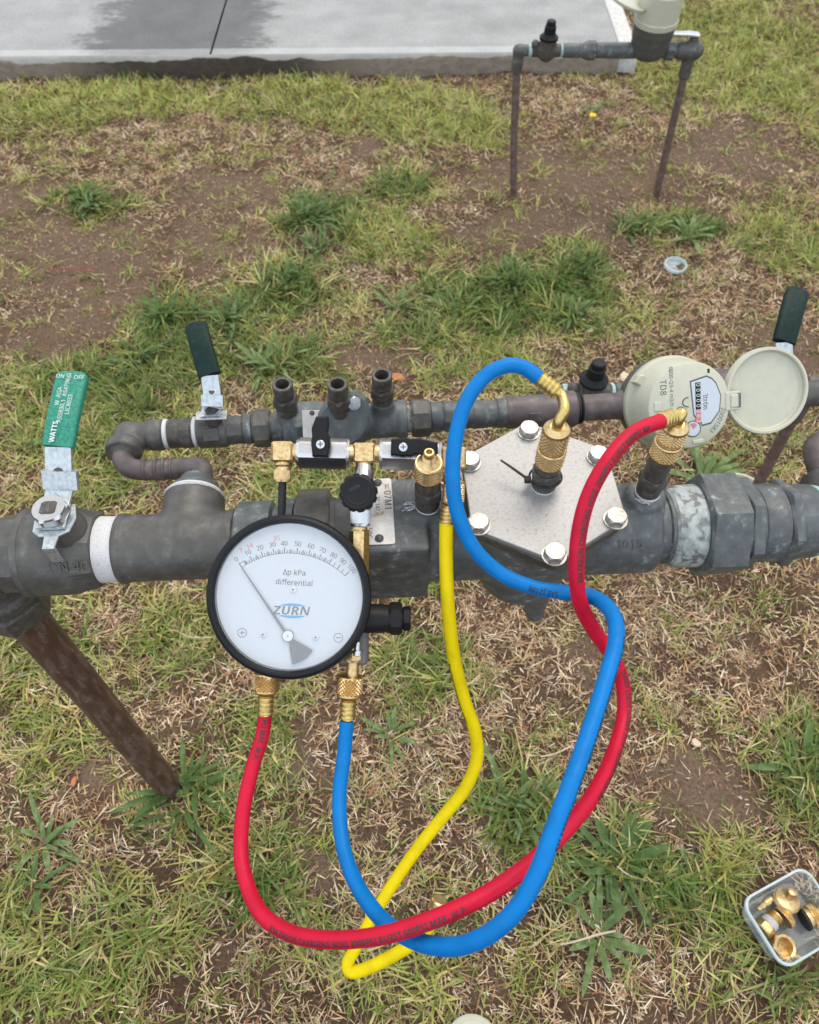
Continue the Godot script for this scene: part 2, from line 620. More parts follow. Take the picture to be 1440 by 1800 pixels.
var straw := [Vector4(0.276, -0.492, 0.181, 0.141), Vector4(0.156, -0.543, 0.107, 0.095), Vector4(-0.018, -0.351, 0.133, 0.079), Vector4(-0.438, -0.405, 0.082, 0.056), Vector4(0.286, -0.077, 0.108, 0.060), Vector4(-0.300, -0.071, 0.069, 0.039), Vector4(0.405, -0.243, 0.118, 0.039), Vector4(-0.058, -0.204, 0.074, 0.061), Vector4(0.121, -0.045, 0.106, 0.032), Vector4(0.839, -1.478, 0.151, 0.147), Vector4(0.494, -2.380, 0.194, 0.097), Vector4(-0.473, -1.338, 0.079, 0.077), Vector4(-0.748, -2.230, 0.153, 0.128), Vector4(0.676, -1.245, 0.128, 0.090), Vector4(0.074, -0.434, 0.074, 0.076), Vector4(-0.171, -0.492, 0.076, 0.070), Vector4(0.591, -0.462, 0.094, 0.088), Vector4(0.341, -0.369, 0.108, 0.072), Vector4(-0.529, -0.267, 0.077, 0.040), Vector4(0.078, -1.300, 0.117, 0.075), Vector4(0.478, -0.597, 0.199, 0.066), Vector4(0.285, -0.292, 0.104, 0.050), Vector4(0.084, -0.243, 0.084, 0.047), Vector4(-0.518, -0.597, 0.080, 0.066), Vector4(-0.131, -0.182, 0.074, 0.037)]
var lush := [Vector4(-0.966, -2.363, 0.404, 0.171), Vector4(-0.283, -2.397, 0.496, 0.139), Vector4(1.111, -2.657, 0.377, 0.478), Vector4(0.069, -2.312, 0.243, 0.167), Vector4(-0.484, -1.319, 0.209, 0.152), Vector4(-0.289, -1.478, 0.165, 0.126), Vector4(-0.242, -1.802, 0.136, 0.115), Vector4(-0.029, -1.703, 0.162, 0.132), Vector4(0.275, -1.478, 0.261, 0.126), Vector4(-0.792, -1.157, 0.161, 0.102), Vector4(-0.614, -1.028, 0.236, 0.124), Vector4(-0.638, -0.565, 0.128, 0.118), Vector4(-0.412, -0.619, 0.080, 0.067), Vector4(-0.566, -0.405, 0.110, 0.065), Vector4(-0.317, -0.275, 0.129, 0.065), Vector4(-0.237, -0.325, 0.070, 0.051), Vector4(-0.474, -0.118, 0.158, 0.097), Vector4(-0.257, -0.153, 0.097, 0.057), Vector4(0.164, -0.283, 0.069, 0.066), Vector4(0.019, -0.533, 0.077, 0.073), Vector4(0.368, -0.182, 0.147, 0.059), Vector4(0.443, -0.058, 0.114, 0.045), Vector4(0.614, -0.351, 0.053, 0.106), Vector4(-0.015, -0.084, 0.101, 0.047), Vector4(0.468, -0.227, 0.075, 0.039), Vector4(-0.127, -0.125, 0.071, 0.042), Vector4(0.972, -1.703, 0.118, 0.120), Vector4(0.153, -1.245, 0.140, 0.090), Vector4(-0.180, -0.895, 0.135, 0.070), Vector4(-0.201, -0.405, 0.055, 0.056), Vector4(0.400, -0.443, 0.046, 0.048)]

var deep := [Vector4(-0.494, -1.300, 0.156, 0.131), Vector4(-0.576, -1.397, 0.080, 0.070), Vector4(-0.289, -1.478, 0.124, 0.105), Vector4(-0.429, -1.397, 0.080, 0.100), Vector4(-0.235, -1.802, 0.121, 0.115), Vector4(-0.230, -1.245, 0.115, 0.072), Vector4(0.289, -1.478, 0.179, 0.105), Vector4(0.438, -1.565, 0.085, 0.089), Vector4(0.110, -1.478, 0.110, 0.105), Vector4(0.188, -1.397, 0.094, 0.080), Vector4(-0.765, -1.245, 0.102, 0.072), Vector4(0.000, -1.338, 0.105, 0.077), Vector4(-0.880, -1.867, 0.139, 0.079), Vector4(0.687, -1.752, 0.164, 0.074), Vector4(-0.590, -1.141, 0.086, 0.084), Vector4(0.019, -0.533, 0.058, 0.052), Vector4(0.164, -0.283, 0.060, 0.049), Vector4(0.359, -0.182, 0.114, 0.044), Vector4(-0.628, -0.565, 0.069, 0.064), Vector4(0.614, -0.351, 0.044, 0.070), Vector4(-0.221, -0.182, 0.049, 0.037), Vector4(0.481, -0.058, 0.069, 0.032), Vector4(-0.031, -1.934, 0.094, 0.082)]


func inside(list: Array, x: float, z: float) -> float:
	var best := 0.0
	for e in list:
		var dx: float = (x - e.x) / e.z
		var dz: float = (z - e.y) / e.w
		var d := dx * dx + dz * dz
		if d < 1.6:
			best = maxf(best, smoothstep(1.6, 0.1, d))
	return best


# x: bare soil, y: straw thatch, z: green growth
func cover(x: float, z: float) -> Vector3:
	var w := n1.get_noise_2d(x * 2.0, z * 2.0)
	var xx := x + n2.get_noise_2d(x * 3, z * 3 + 9) * 0.10
	var zz := z + n2.get_noise_2d(x * 3 + 5, z * 3) * 0.10
	var b := inside(bare, xx, zz)
	var s := inside(straw, xx, zz)
	var g := maxf(inside(lush, xx, zz), inside(deep, xx, zz))
	var green := clampf(0.15 + 0.5 * w + 0.78 * g - 0.60 * b - 0.34 * s, 0.0, 1.0)
	return Vector3(b, clampf(0.35 + s * 0.6 - b * 0.25 - 0.25 * w, 0.0, 1.0), green)


func height_at(x: float, z: float) -> float:
	return n1.get_noise_2d(x * 1.3, z * 1.3) * 0.016 + n2.get_noise_2d(x * 7, z * 7) * 0.010 - 0.004


func spread(lo: float, hi: float, step: float) -> PackedFloat32Array:
	var out := PackedFloat32Array()
	for v in [-120.0, -60.0, -25.0, -12.0, -6.0]:
		if v < lo - 0.3:
			out.append(v)
	var n := int((hi - lo) / step)
	for i in n + 1:
		out.append(lo + (hi - lo) * i / n)
	for v in [1.0, 3.0, 6.0, 12.0, 25.0, 60.0, 120.0]:
		if v > hi + 0.3:
			out.append(v)
	return out


func build_ground():
	n1.seed = 11
	n1.frequency = 1.0
	n1.fractal_octaves = 3
	n2.seed = 23
	n2.frequency = 1.0
	n2.fractal_octaves = 4
	var xs := spread(-2.1, 2.1, 0.014)
	var zs := spread(-3.2, 0.4, 0.014)
	var v := PackedVector3Array()
	var c := PackedColorArray()
	var idx := PackedInt32Array()
	var crumbs := FastNoiseLite.new()
	crumbs.frequency = 22.0
	crumbs.fractal_octaves = 3
	for z in zs:
		for x in xs:
			var near := absf(x) < 2.3 and z > -3.4 and z < 0.6
			v.append(Vector3(x, height_at(x, z) + (crumbs.get_noise_2d(x, z) * 0.009 if near else 0.0), z))
			var k := cover(x, z)
			var w := n2.get_noise_2d(x * 5, z * 5)
			var col := Color(0.088, 0.056, 0.037).lerp(Color(0.15, 0.101, 0.069), clampf(0.5 + w, 0, 1)).lerp(Color(0.225, 0.160, 0.115), k.x * 0.8)
			col = col.lerp(Color(0.135, 0.088, 0.056), k.y * 0.4)
			c.append(col)
	var nx := xs.size()
	for j in zs.size() - 1:
		for i in nx - 1:
			var a := j * nx + i
			idx.append_array([a, a + 1, a + nx, a + 1, a + nx + 1, a + nx])
	var arr := []
	arr.resize(Mesh.ARRAY_MAX)
	arr[Mesh.ARRAY_VERTEX] = v
	arr[Mesh.ARRAY_COLOR] = c
	arr[Mesh.ARRAY_INDEX] = idx
	var m := ArrayMesh.new()
	m.add_surface_from_arrays(Mesh.PRIMITIVE_TRIANGLES, arr)
	var st := SurfaceTool.new()
	st.create_from(m, 0)
	st.generate_normals()
	m = st.commit()
	var sm := mat(Color.WHITE, 0.95, 0.0, 0.2)
	sm.vertex_color_use_as_albedo = true
	sm.albedo_texture = noise_tex([[0.0, Color(0.60, 0.58, 0.56)], [0.42, Color(0.84, 0.83, 0.82)], [0.6, Color(0.95, 0.94, 0.93)], [1.0, Color(1, 1, 1)]], 0.05, 81, 512, 5, false, FastNoiseLite.TYPE_SIMPLEX_SMOOTH, 0.8)
	sm.uv1_triplanar = true
	sm.uv1_world_triplanar = true
	sm.uv1_scale = Vector3.ONE * 4.3
	sm.normal_enabled = true
	sm.normal_texture = noise_tex([], 0.09, 82, 512, 5, true)
	sm.normal_scale = 1.2
	var o := part("ground", m, sm, self)
	o.set_meta("kind", "structure")


var tub_at := Vector2(9, 9)


func in_view(x: float, z: float, more := 0.42) -> bool:
	if z < -2.555 and x < 0.75 or Vector2(x, z).distance_to(tub_at) < 0.062:
		return false
	var depth := -z
	var half := 0.30 + 0.19 * maxf(depth, 0.0) + 0.30 * maxf(depth, 0.0) * 0.65
	return absf(x) < half + 0.22 + more and z < 0.12


func blade(st: SurfaceTool, at: Vector3, yaw: float, lean: float, curl: float, length: float, width: float, twist: float, tone := Color.WHITE, tip := Color.WHITE):
	var n := 4
	var dir := Vector3(cos(yaw), 0, sin(yaw))
	var side0 := Vector3(-sin(yaw), 0, cos(yaw))
	var p := at
	var ang := lean
	var prev := []
	for i in n + 1:
		var t := float(i) / n
		var w := width * (1.0 - pow(t, 2.2)) * (0.75 + 0.5 * minf(t * 3, 1.0)) * 0.5
		var fw := dir * sin(ang) + Vector3.UP * cos(ang)
		var side := side0.rotated(fw, twist * t)
		var nrm := side.cross(fw)
		var row := [p - side * w, p - nrm * (w * 0.5), p + side * w]
		if i > 0:
			for k in 2:
				if i < n:
					for q in [[prev[k], 0], [row[k], 1], [row[k + 1], 1], [prev[k], 0], [row[k + 1], 1], [prev[k + 1], 0]]:
						st.set_color(tone.lerp(tip, maxf(0.0, (float(i - 1 + q[1]) / n - 0.4) / 0.6)))
						st.add_vertex(q[0])
				else:
					for q in [prev[k], row[1], prev[k + 1]]:
						st.set_color(tip)
						st.add_vertex(q)
		prev = row
		p += fw * (length / n)
		ang += curl / n


func tuft(rng: RandomNumberGenerator, blades: int, spread_r: float, length: Vector2, width: Vector2, lean: Vector2, curl: Vector2) -> ArrayMesh:
	var st := SurfaceTool.new()
	st.begin(Mesh.PRIMITIVE_TRIANGLES)
	for b in blades:
		var r := spread_r * sqrt(rng.randf())
		var a := rng.randf() * T
		var v := rng.randf_range(0.55, 1.3)
		var t1 := Color(v * rng.randf_range(0.9, 1.25), v, v * rng.randf_range(0.8, 1.1))
		blade(st, Vector3(r * cos(a), 0, r * sin(a)), rng.randf() * T, rng.randf_range(lean.x, lean.y), rng.randf_range(curl.x, curl.y), rng.randf_range(length.x, length.y), rng.randf_range(width.x, width.y), rng.randf_range(-0.9, 0.9), t1, t1 * (Color(1.55, 1.3, 1.5) if rng.randf() < 0.35 else Color(1.0, 1.0, 1.0)))
	st.generate_normals()
	st.index()
	return st.commit()


func scatter(called: String, mesh: Mesh, places: Array, material: Material, parent: Node3D):
	var mm := MultiMesh.new()
	mm.transform_format = MultiMesh.TRANSFORM_3D
	mm.use_colors = true
	mm.mesh = mesh
	mm.instance_count = places.size()
	for i in places.size():
		mm.set_instance_transform(i, places[i][0])
		mm.set_instance_color(i, places[i][1])
	var o := MultiMeshInstance3D.new()
	o.name = called
	o.multimesh = mm
	o.material_override = material
	o.set_meta("kind", "stuff")
	parent.add_child(o, true)


func build_lawn():
	var rng := RandomNumberGenerator.new()
	rng.seed = 2024
	var gm := mat(Color.WHITE, 0.55, 0.0, 0.35)
	gm.vertex_color_use_as_albedo = true
	gm.backlight = Color(0.5, 0.5, 0.4)
	var dm := mat(Color.WHITE, 0.75, 0.0, 0.25)
	dm.vertex_color_use_as_albedo = true
	var lawn := holder("grass", self)
	lawn.set_meta("kind", "stuff")
	lawn.set_meta("label", "patchy lawn of green and dry couch grass over brown soil")
	lawn.set_meta("category", "grass")
	var greens := [Color(0.245, 0.29, 0.060), Color(0.175, 0.235, 0.046), Color(0.36, 0.37, 0.10), Color(0.48, 0.44, 0.165), Color(0.115, 0.17, 0.035), Color(0.30, 0.325, 0.13), Color(0.58, 0.49, 0.24)]
	var dries := [Color(0.58, 0.41, 0.24), Color(0.40, 0.265, 0.165), Color(0.72, 0.565, 0.38), Color(0.27, 0.175, 0.118), Color(0.55, 0.40, 0.20), Color(0.80, 0.67, 0.50), Color(0.36, 0.22, 0.14)]
	# green tufts
	var kinds := []
	for i in 6:
		var tall := i % 3
		kinds.append([tuft(rng, 7, 0.014, Vector2(0.012, 0.030 + 0.016 * tall), Vector2(0.0012, 0.0029), Vector2(0.3, 1.25), Vector2(0.2, 1.3)), []])
	var dry_kinds := []
	for i in 4:
		dry_kinds.append([tuft(rng, 7, 0.018, Vector2(0.012, 0.036), Vector2(0.0010, 0.0020), Vector2(0.8, 1.5), Vector2(-0.5, 1.6)), []])
	for k in 107000:
		var z := 0.12 - rng.randf() * 3.25
		var x := rng.randf_range(-2.2, 2.2)
		if not in_view(x, z):
			continue
		var c := cover(x, z)
		var fine := n2.get_noise_2d(x * 14, z * 14)
		var far := clampf((-z - 0.6) / 2.0, 0, 1)
		if rng.randf() < c.z * 1.1 + fine * 1.0 + n1.get_noise_2d(x * 9, z * 9 + 30) * 0.7 - 0.06:
			var pick := greens[mini(rng.randi() % 7, 6)] as Color
			var tone := n1.get_noise_2d(x * 4 + 40, z * 4)
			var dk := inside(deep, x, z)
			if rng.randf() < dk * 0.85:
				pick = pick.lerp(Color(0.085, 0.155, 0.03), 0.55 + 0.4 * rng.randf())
			elif tone > 0.05 or far > 0.55:
				pick = pick.lerp(Color(0.42, 0.46, 0.11), rng.randf() * (0.25 + 0.55 * far))
			else:
				pick = pick.lerp(Color(0.16, 0.26, 0.05), rng.randf() * 0.5)
			var s := rng.randf_range(0.7, 1.25) * (0.8 + 0.35 * c.z + 0.35 * dk)
			var b := Basis(Vector3.UP, rng.randf() * T).scaled(Vector3(s, s * rng.randf_range(0.7, 1.15), s))
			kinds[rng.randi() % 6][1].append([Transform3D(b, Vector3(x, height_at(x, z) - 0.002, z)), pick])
		if rng.randf() < 0.22 + c.y * 0.5 - c.x * 0.40:
			var s := rng.randf_range(0.6, 1.25)
			var b := Basis(Vector3.UP, rng.randf() * T).scaled(Vector3(s, s * rng.randf_range(0.35, 1.0), s))
			dry_kinds[rng.randi() % 4][1].append([Transform3D(b, Vector3(x, height_at(x, z) - 0.001, z)), dries[rng.randi() % 7]])
	for k in kinds:
		scatter("green_blades", k[0], k[1], gm, lawn)
	for k in dry_kinds:
		scatter("dry_blades", k[0], k[1], dm, lawn)
	# loose clippings and crumbs lying on the soil
	var litter := holder("grass_clippings", self)
	litter.set_meta("kind", "stuff")
	litter.set_meta("label", "loose dry clippings and crumbs of bark lying between the grass")
	litter.set_meta("category", "clippings")
	for v in 5:
		var st := SurfaceTool.new()
		st.begin(Mesh.PRIMITIVE_TRIANGLES)
		blade(st, Vector3.ZERO, 0.0, 1.35, [0.9, -0.6, 1.5, 0.3, 1.1][v], [0.013, 0.019, 0.010, 0.007, 0.030][v], [0.0014, 0.0011, 0.0018, 0.0034, 0.0010][v], [0.4, -0.8, 1.4, 0.7, -0.3][v])
		st.generate_normals()
		st.index()
		var places := []
		for k in 70000:
			var z := 0.12 - rng.randf() * 3.25
			var x := rng.randf_range(-2.2, 2.2)
			if not in_view(x, z):
				continue
			var c := cover(x, z)
			if rng.randf() > 0.45 + 0.6 * c.y - 0.3 * c.z or (v == 4 and rng.randf() < c.x):
				continue
			var s := rng.randf_range(0.5, 1.3)
			var col: Color = dries[rng.randi() % 7] * rng.randf_range(0.55, 1.1)
			if rng.randf() < c.x * 0.5:
				col = Color(0.30, 0.215, 0.15) * rng.randf_range(0.6, 1.5)
				s *= 0.7
			if v == 3:
				col = [Color(0.13, 0.085, 0.06), Color(0.22, 0.15, 0.10), Color(0.34, 0.27, 0.2), Color(0.30, 0.14, 0.07)][rng.randi() % 4]
			col.a = 1.0
			var b := Basis(Vector3.UP, rng.randf() * T) * Basis(Vector3.RIGHT, rng.randf_range(-0.4, 0.4))
			places.append([Transform3D(b.scaled(Vector3.ONE * s), Vector3(x, height_at(x, z) + rng.randf_range(0.0005, 0.005), z)), col])
		scatter("clipping", st.commit(), places, dm, litter)


func leaf_mesh(length: float, width: float, lean: float, curl: float, n := 7) -> ArrayMesh:
	var st := SurfaceTool.new()
	st.begin(Mesh.PRIMITIVE_TRIANGLES)
	st.set_smooth_group(1)
	var p := Vector3.ZERO
	var ang := lean
	var prev := []
	for i in n + 1:
		var t := float(i) / n
		var w := width * 0.5 * (0.30 + 1.25 * pow(sin(minf(t, 1.0) * 2.6 + 0.25), 1.0) * 0.62) * (1.0 if i < n else 0.05)
		var fw := Vector3(sin(ang), cos(ang), 0)
		var nrm := Vector3(-fw.y, fw.x, 0)
		var wave := 0.12 * sin(t * 9.0) * w
		var row := [p + Vector3(0, 0, -w) + nrm * (w * 0.35 + wave), p, p + Vector3(0, 0, w) + nrm * (w * 0.35 - wave)]
		if i > 0:
			for k in 2:
				for q in [prev[k], prev[k + 1], row[k + 1], prev[k], row[k + 1], row[k]]:
					st.add_vertex(q)
		prev = row
		p += fw * (length / n)
		ang += curl / n
	st.generate_normals()
	st.index()
	return st.commit()


func build_weeds():
	var rng := RandomNumberGenerator.new()
	rng.seed = 77
	var leaves := []
	for i in 5:
		leaves.append(leaf_mesh(0.055 + 0.011 * i, 0.0085 + 0.0018 * (i % 3), 0.75 + 0.12 * i, 0.75 - 0.1 * i))
	var narrow := []
	for i in 5:
		narrow.append(leaf_mesh(0.042 + 0.010 * i, 0.0052 + 0.0012 * (i % 3), 0.25 + 0.2 * i, 1.1 - 0.1 * i))
	var tones := []
	for c in [lin(0.115, 0.17, 0.055), lin(0.085, 0.14, 0.038), lin(0.16, 0.21, 0.085), lin(0.07, 0.12, 0.034)]:
		var m := mat(Color.WHITE, 0.55, 0.0, 0.28)
		m.albedo_texture = noise_tex([[0.0, c.darkened(0.25)], [0.5, c], [1.0, c.lightened(0.2)]], 0.03, 90 + tones.size(), 128, 4)
		m.uv1_triplanar = true
		m.uv1_scale = Vector3.ONE * 14.0
		m.backlight = Color(0.45, 0.45, 0.35)
		tones.append(m)
	var say := {"r": "broad leaved rosette weed", "t": "tuft of coarse dark green grass"}
	# kind, place, size, number of leaves, where it stands
	var list := [
		["r", Vector3(0.294, 0, -0.2083), 1.15, 13, "right of the hose crossing, largest of the rosettes"],
		["r", Vector3(0.2612, 0, -0.1232), 0.95, 9, "with a pale stalk, below the largest rosette"],
		["r", Vector3(0.2342, 0, -0.2275), 0.75, 8, "half under the blue hose, left of the largest rosette"],
		["r", Vector3(0.4084, 0, -0.2007), 0.6, 7, "up left of the plastic tub"],
		["r", Vector3(0.6109, 0, -0.3558), 1.0, 11, "at the right edge above the plastic tub"],
		["r", Vector3(0.5926, 0, -0.9307), 1.15, 10, "under the cream water meter behind the main pipe"],
		["r", Vector3(-0.5397, 0, -0.2431), 0.8, 9, "at the left edge below the copper post"],
		["r", Vector3(-0.5392, 0, -0.182), 0.7, 7, "in the lower left corner of the lawn"],
		["r", Vector3(-0.0274, 0, -0.4054), 0.7, 7, "between the blue and the yellow hose"],
		["r", Vector3(-0.8828, 0, -1.8801), 1.0, 9, "in the strip of grass near the concrete, far left"],
		["r", Vector3(0.5655, 0, -1.7395), 1.0, 9, "on the bare soil right of the far meter's posts"],
		["r", Vector3(0.724, 0, -1.7151), 1.2, 9, "above the white plastic ring"],
		["t", Vector3(-0.3067, 0, -1.5209), 1.2, 16, "up right of the small dark green lever"],
		["t", Vector3(-0.4262, 0, -1.3768), 1.3, 16, "just right of the small dark green lever's tip"],
		["t", Vector3(-0.5764, 0, -1.3966), 1.3, 16, "just left of the small dark green lever's tip"],
		["t", Vector3(-0.2698, 0, -1.7643), 1.3, 15, "on the soil left of the far meter, larger"],
		["t", Vector3(-0.2323, 0, -1.6556), 1.1, 13, "on the soil left of the far meter, lower"],
		["t", Vector3(-0.8425, 0, -1.8406), 1.0, 12, "below the far left strip of grass"],
		["t", Vector3(-0.3168, 0, -1.227), 1.3, 15, "behind the first small test cock"],
		["t", Vector3(0.2509, 0, -1.5209), 1.2, 14, "up from the top of the blue hose loop"],
		["t", Vector3(0.438, 0, -1.5646), 1.2, 15, "between the far posts and the blue hose loop"],
		["t", Vector3(0.3753, 0, -1.3966), 1.2, 14, "above the black capped valve"],
		["t", Vector3(0.1086, 0, -1.437), 1.1, 13, "left above the blue hose loop"],
		["t", Vector3(-0.612, 0, -1.2449), 1.2, 14, "between the two green levers"],
		["t", Vector3(-0.0272, 0, -1.437), 1.0, 12, "above the right small test cock"],
		["t", Vector3(-0.7129, 0, -1.0433), 1.1, 13, "behind the bright green lever"],
		["t", Vector3(0.5598, 0, -2.3459), 0.8, 9, "around the yellow flower"],
		["t", Vector3(-0.3398, 0, -0.3084), 1.3, 16, "at the foot of the copper post"],
		["t", Vector3(0.1728, 0, -0.2916), 1.1, 12, "inside the loop of the blue hose"],
		["t", Vector3(-0.2442, 0, -1.8277), 0.9, 10, "on the soil left of the far meter, upper"],
		["t", Vector3(-0.6403, 0, -2.6566), 0.7, 1, ""],
	]
	for w in list:
		if w[3] < 3:
			continue
		var at: Vector3 = w[1]
		at.y = height_at(at.x, at.z) - 0.003
		var o := thing("rosette_weed_001" if w[0] == "r" else "grass_tuft_001", say[w[0]] + " " + w[4], "weed" if w[0] == "r" else "grass tuft", at, "rosette weeds in the lawn" if w[0] == "r" else "coarse grass tufts in the lawn")
		var m: Material = tones[rng.randi() % 4] if w[0] == "r" else tones[[1, 3, 3, 0][rng.randi() % 4]]
		for k in (w[3] + 4 if w[0] == "r" else w[3] * 2):
			var set_: Array = leaves if w[0] == "r" else narrow
			var l := part("leaf", set_[rng.randi() % 5], m, o)
			var s: float = w[2] * rng.randf_range(0.65, 1.1)
			l.transform = Transform3D(Basis(Vector3.UP, T * k / w[3] * 1.0 + rng.randf_range(-0.4, 0.4)).scaled(Vector3.ONE * s), Vector3(rng.randf_range(-0.006, 0.006), 0, rng.randf_range(-0.006, 0.006)) * (1.0 if w[0] == "r" else 4.0))


# ---------------------------------------------------------------- concrete path
func build_path():
	var root := holder("concrete_path", self)
	root.set_meta("kind", "structure")
	var size := Vector2i(1024, 512)
	var img := Image.create(size.x, size.y, false, Image.FORMAT_RGB8)
	var rgh := Image.create(size.x, size.y, false, Image.FORMAT_RGB8)
	var edge := FastNoiseLite.new()
	edge.frequency = 1.0
	edge.fractal_octaves = 5
	edge.seed = 4
	# picture covers x -2.0 .. 0.8, z -2.5 .. -3.7
	for j in size.y:
		for i in size.x:
			var x := -2.0 + 2.8 * i / size.x
			var z := -2.5 - 1.2 * j / size.y
			var front := -2.545 - 0.018 * (x + 1.3)
			var inb := front - z
			var ragged := edge.get_noise_2d(x * 6, z * 12) * 0.08 + edge.get_noise_2d(x * 30, z * 60) * 0.06
			var wide := minf(x + 1.06 - (inb - 0.05) * 0.05, -0.47 - x)
			var wet := smoothstep(-0.045, 0.075, wide + ragged)
			if inb < 0.045:
				wet *= 0.55 * smoothstep(-0.1, 0.25, wide + ragged)
			var grain := edge.get_noise_2d(x * 160, z * 160) * 0.13 + edge.get_noise_2d(x * 7, z * 7) * 0.05
			var base := 0.285 + grain + edge.get_noise_2d(x * 2.2, z * 6) * 0.05
			if inb < 0.045:
				base = 0.37 + grain * 0.8
			var v := lerpf(base, 0.088 + grain * 0.5, wet)
			var c := Color(v * 1.0, v * 1.0, v * 0.99).linear_to_srgb()
			img.set_pixel(i, j, c)
			var r := lerpf(0.85, 0.55, wet)
			rgh.set_pixel(i, j, Color(r, r, r))
	var top := mat(Color.WHITE, 1.0)
	top.albedo_texture = ImageTexture.create_from_image(img)
	top.roughness_texture = ImageTexture.create_from_image(rgh)
	top.texture_repeat = false
	var pale := worn([[0.0, lin(0.42, 0.41, 0.39)], [1.0, lin(0.62, 0.61, 0.59)]], 0.02, 5.0, 0.8, 0.0, 105, 0.2)
	# two panels with an open joint between them
	var f := func(x: float) -> float: return -2.545 - 0.018 * (x + 1.3)
	for panel in [[-9.0, -0.634, -0.668], [-0.628, 0.672, 0.66]]:
		var o := holder("slab_panel", root)
		var st := SurfaceTool.new()
		st.begin(Mesh.PRIMITIVE_TRIANGLES)
		var l: float = panel[0]
		var r: float = panel[1]
		var ll: float = l if l < -2 else -0.675
		var rr: float = -0.681 if l < -2 else 0.672
		for q in [[l, f.call(l) - 0.006], [ll, -7.0], [rr, -7.0], [l, f.call(l) - 0.006], [rr, -7.0], [r, f.call(r) - 0.006]]:
			st.set_uv(Vector2((q[0] + 2.0) / 2.8, (-2.5 - q[1]) / 1.2))
			st.set_normal(Vector3.UP)
			st.add_vertex(Vector3(q[0], 0.066, q[1]))
		part("top_face", st.commit(), top, o)
	# front face, damp in the middle, with a rounded lip
	var face := Image.create(1024, 64, false, Image.FORMAT_RGB8)
	for i in 1024:
		for j in 64:
			var x := -2.0 + 2.8 * i / 1024.0
			var h := 1.0 - j / 64.0
			var n := edge.get_noise_2d(x * 26, h * 3.0) * 0.5 + edge.get_noise_2d(x * 90, h * 9.0) * 0.35
			var reach := minf(x + 1.08, -0.20 - x)
			var wet := smoothstep(-0.10, 0.22, reach + n * 0.22)
			var rim := 0.84 + edge.get_noise_2d(x * 4, 3.0) * 0.25
			var c := Color(0.215, 0.175, 0.14) * (1.0 + n * 0.7)
			c = c.lerp(Color(0.050, 0.038, 0.028) * (1.0 + n * 0.8), wet * (1.0 if h < rim else 0.35))
			if h > rim:
				c = c.lerp(Color(0.42, 0.41, 0.39) * (1.0 + n * 0.2), 0.75)
			face.set_pixel(i, j, Color(c.r, c.g, c.b).linear_to_srgb())
	var front_m := mat(Color.WHITE, 0.75)
	front_m.albedo_texture = ImageTexture.create_from_image(face)
	front_m.texture_repeat = false
	var fs := SurfaceTool.new()
	fs.begin(Mesh.PRIMITIVE_TRIANGLES)
	fs.set_smooth_group(3)
	var steps := PackedFloat32Array([-9.0, -5.0])
	for i in 141:
		steps.append(-2.0 + 2.672 * i / 140.0)
	for i in steps.size() - 1:
		var cols := []
		for x in [steps[i], steps[i + 1]]:
			var z: float = f.call(x)
			var wob: float = edge.get_noise_2d(x * 3, 1.0) * 0.006 + edge.get_noise_2d(x * 30, 2.0) * 0.002
			cols.append([Vector3(x, -0.05, z + 0.004), Vector3(x, 0.0, z + 0.004 + wob), Vector3(x, 0.045, z + 0.002 + wob), Vector3(x, 0.060, z + wob * 0.4), Vector3(x, 0.066, z - 0.006)])
		for k in 4:
			for q in [[0, k], [0, k + 1], [1, k + 1], [0, k], [1, k + 1], [1, k]]:
				var v: Vector3 = cols[q[0]][q[1]]
				fs.set_uv(Vector2((v.x + 2.0) / 2.8, 1.0 - clampf((v.y + 0.005) / 0.07, 0.0, 1.0)))
				fs.add_vertex(v)
	fs.generate_normals()
	part("front_face", fs.commit(), front_m, root)
	# trowelled pale edging at the right end
	part("edging", slab_mesh([Vector2(676, 0), Vector2(735, 0), Vector2(735, 4300), Vector2(676, 4300)], -60, 62, 4, Transform3D(Basis(Vector3(1, 0, 0), Vector3(0, 0, -1), Vector3(0, 1, 0)), Vector3(0, 0, -2.60))), pale, root)


# ---------------------------------------------------------------- plumbing pieces
func lever(parent: Node3D, pts: Array, hw: Array, from_: int, steel: Material, grip: Material) -> void:
	# bare steel up to point number from_, the rest carries the vinyl grip
	var wide := Vector3(1, 0, 0)
	var s := Shape.new()
	var a := pts.slice(0, from_ + 1)
	var ht := []
	for i in a.size():
		ht.append(0.0016)
	s.strap(a, hw.slice(0, from_ + 1), ht, wide, 0.16, false)
	part("lever", s.done(), steel, parent)
	var b: Array = pts.slice(from_)
	var fine := Array(Shape.curve(b, 14))
	var w2 := []
	var t2 := []
	var n := fine.size()
	for i in n:
		var t := float(i) / (n - 1)
		var w := lerpf(hw[from_], hw[-1], t) + 0.0022
		var end := maxf(0.0, (t - 0.86) / 0.14)
		w2.append(w * sqrt(maxf(0.04, 1.0 - end * end)))
		t2.append(0.0045 * sqrt(maxf(0.05, 1.0 - pow(end, 4.0))))
	s = Shape.new()
	s.strap(fine, w2, t2, wide, 0.45)
	part("grip", s.done(), grip, parent)


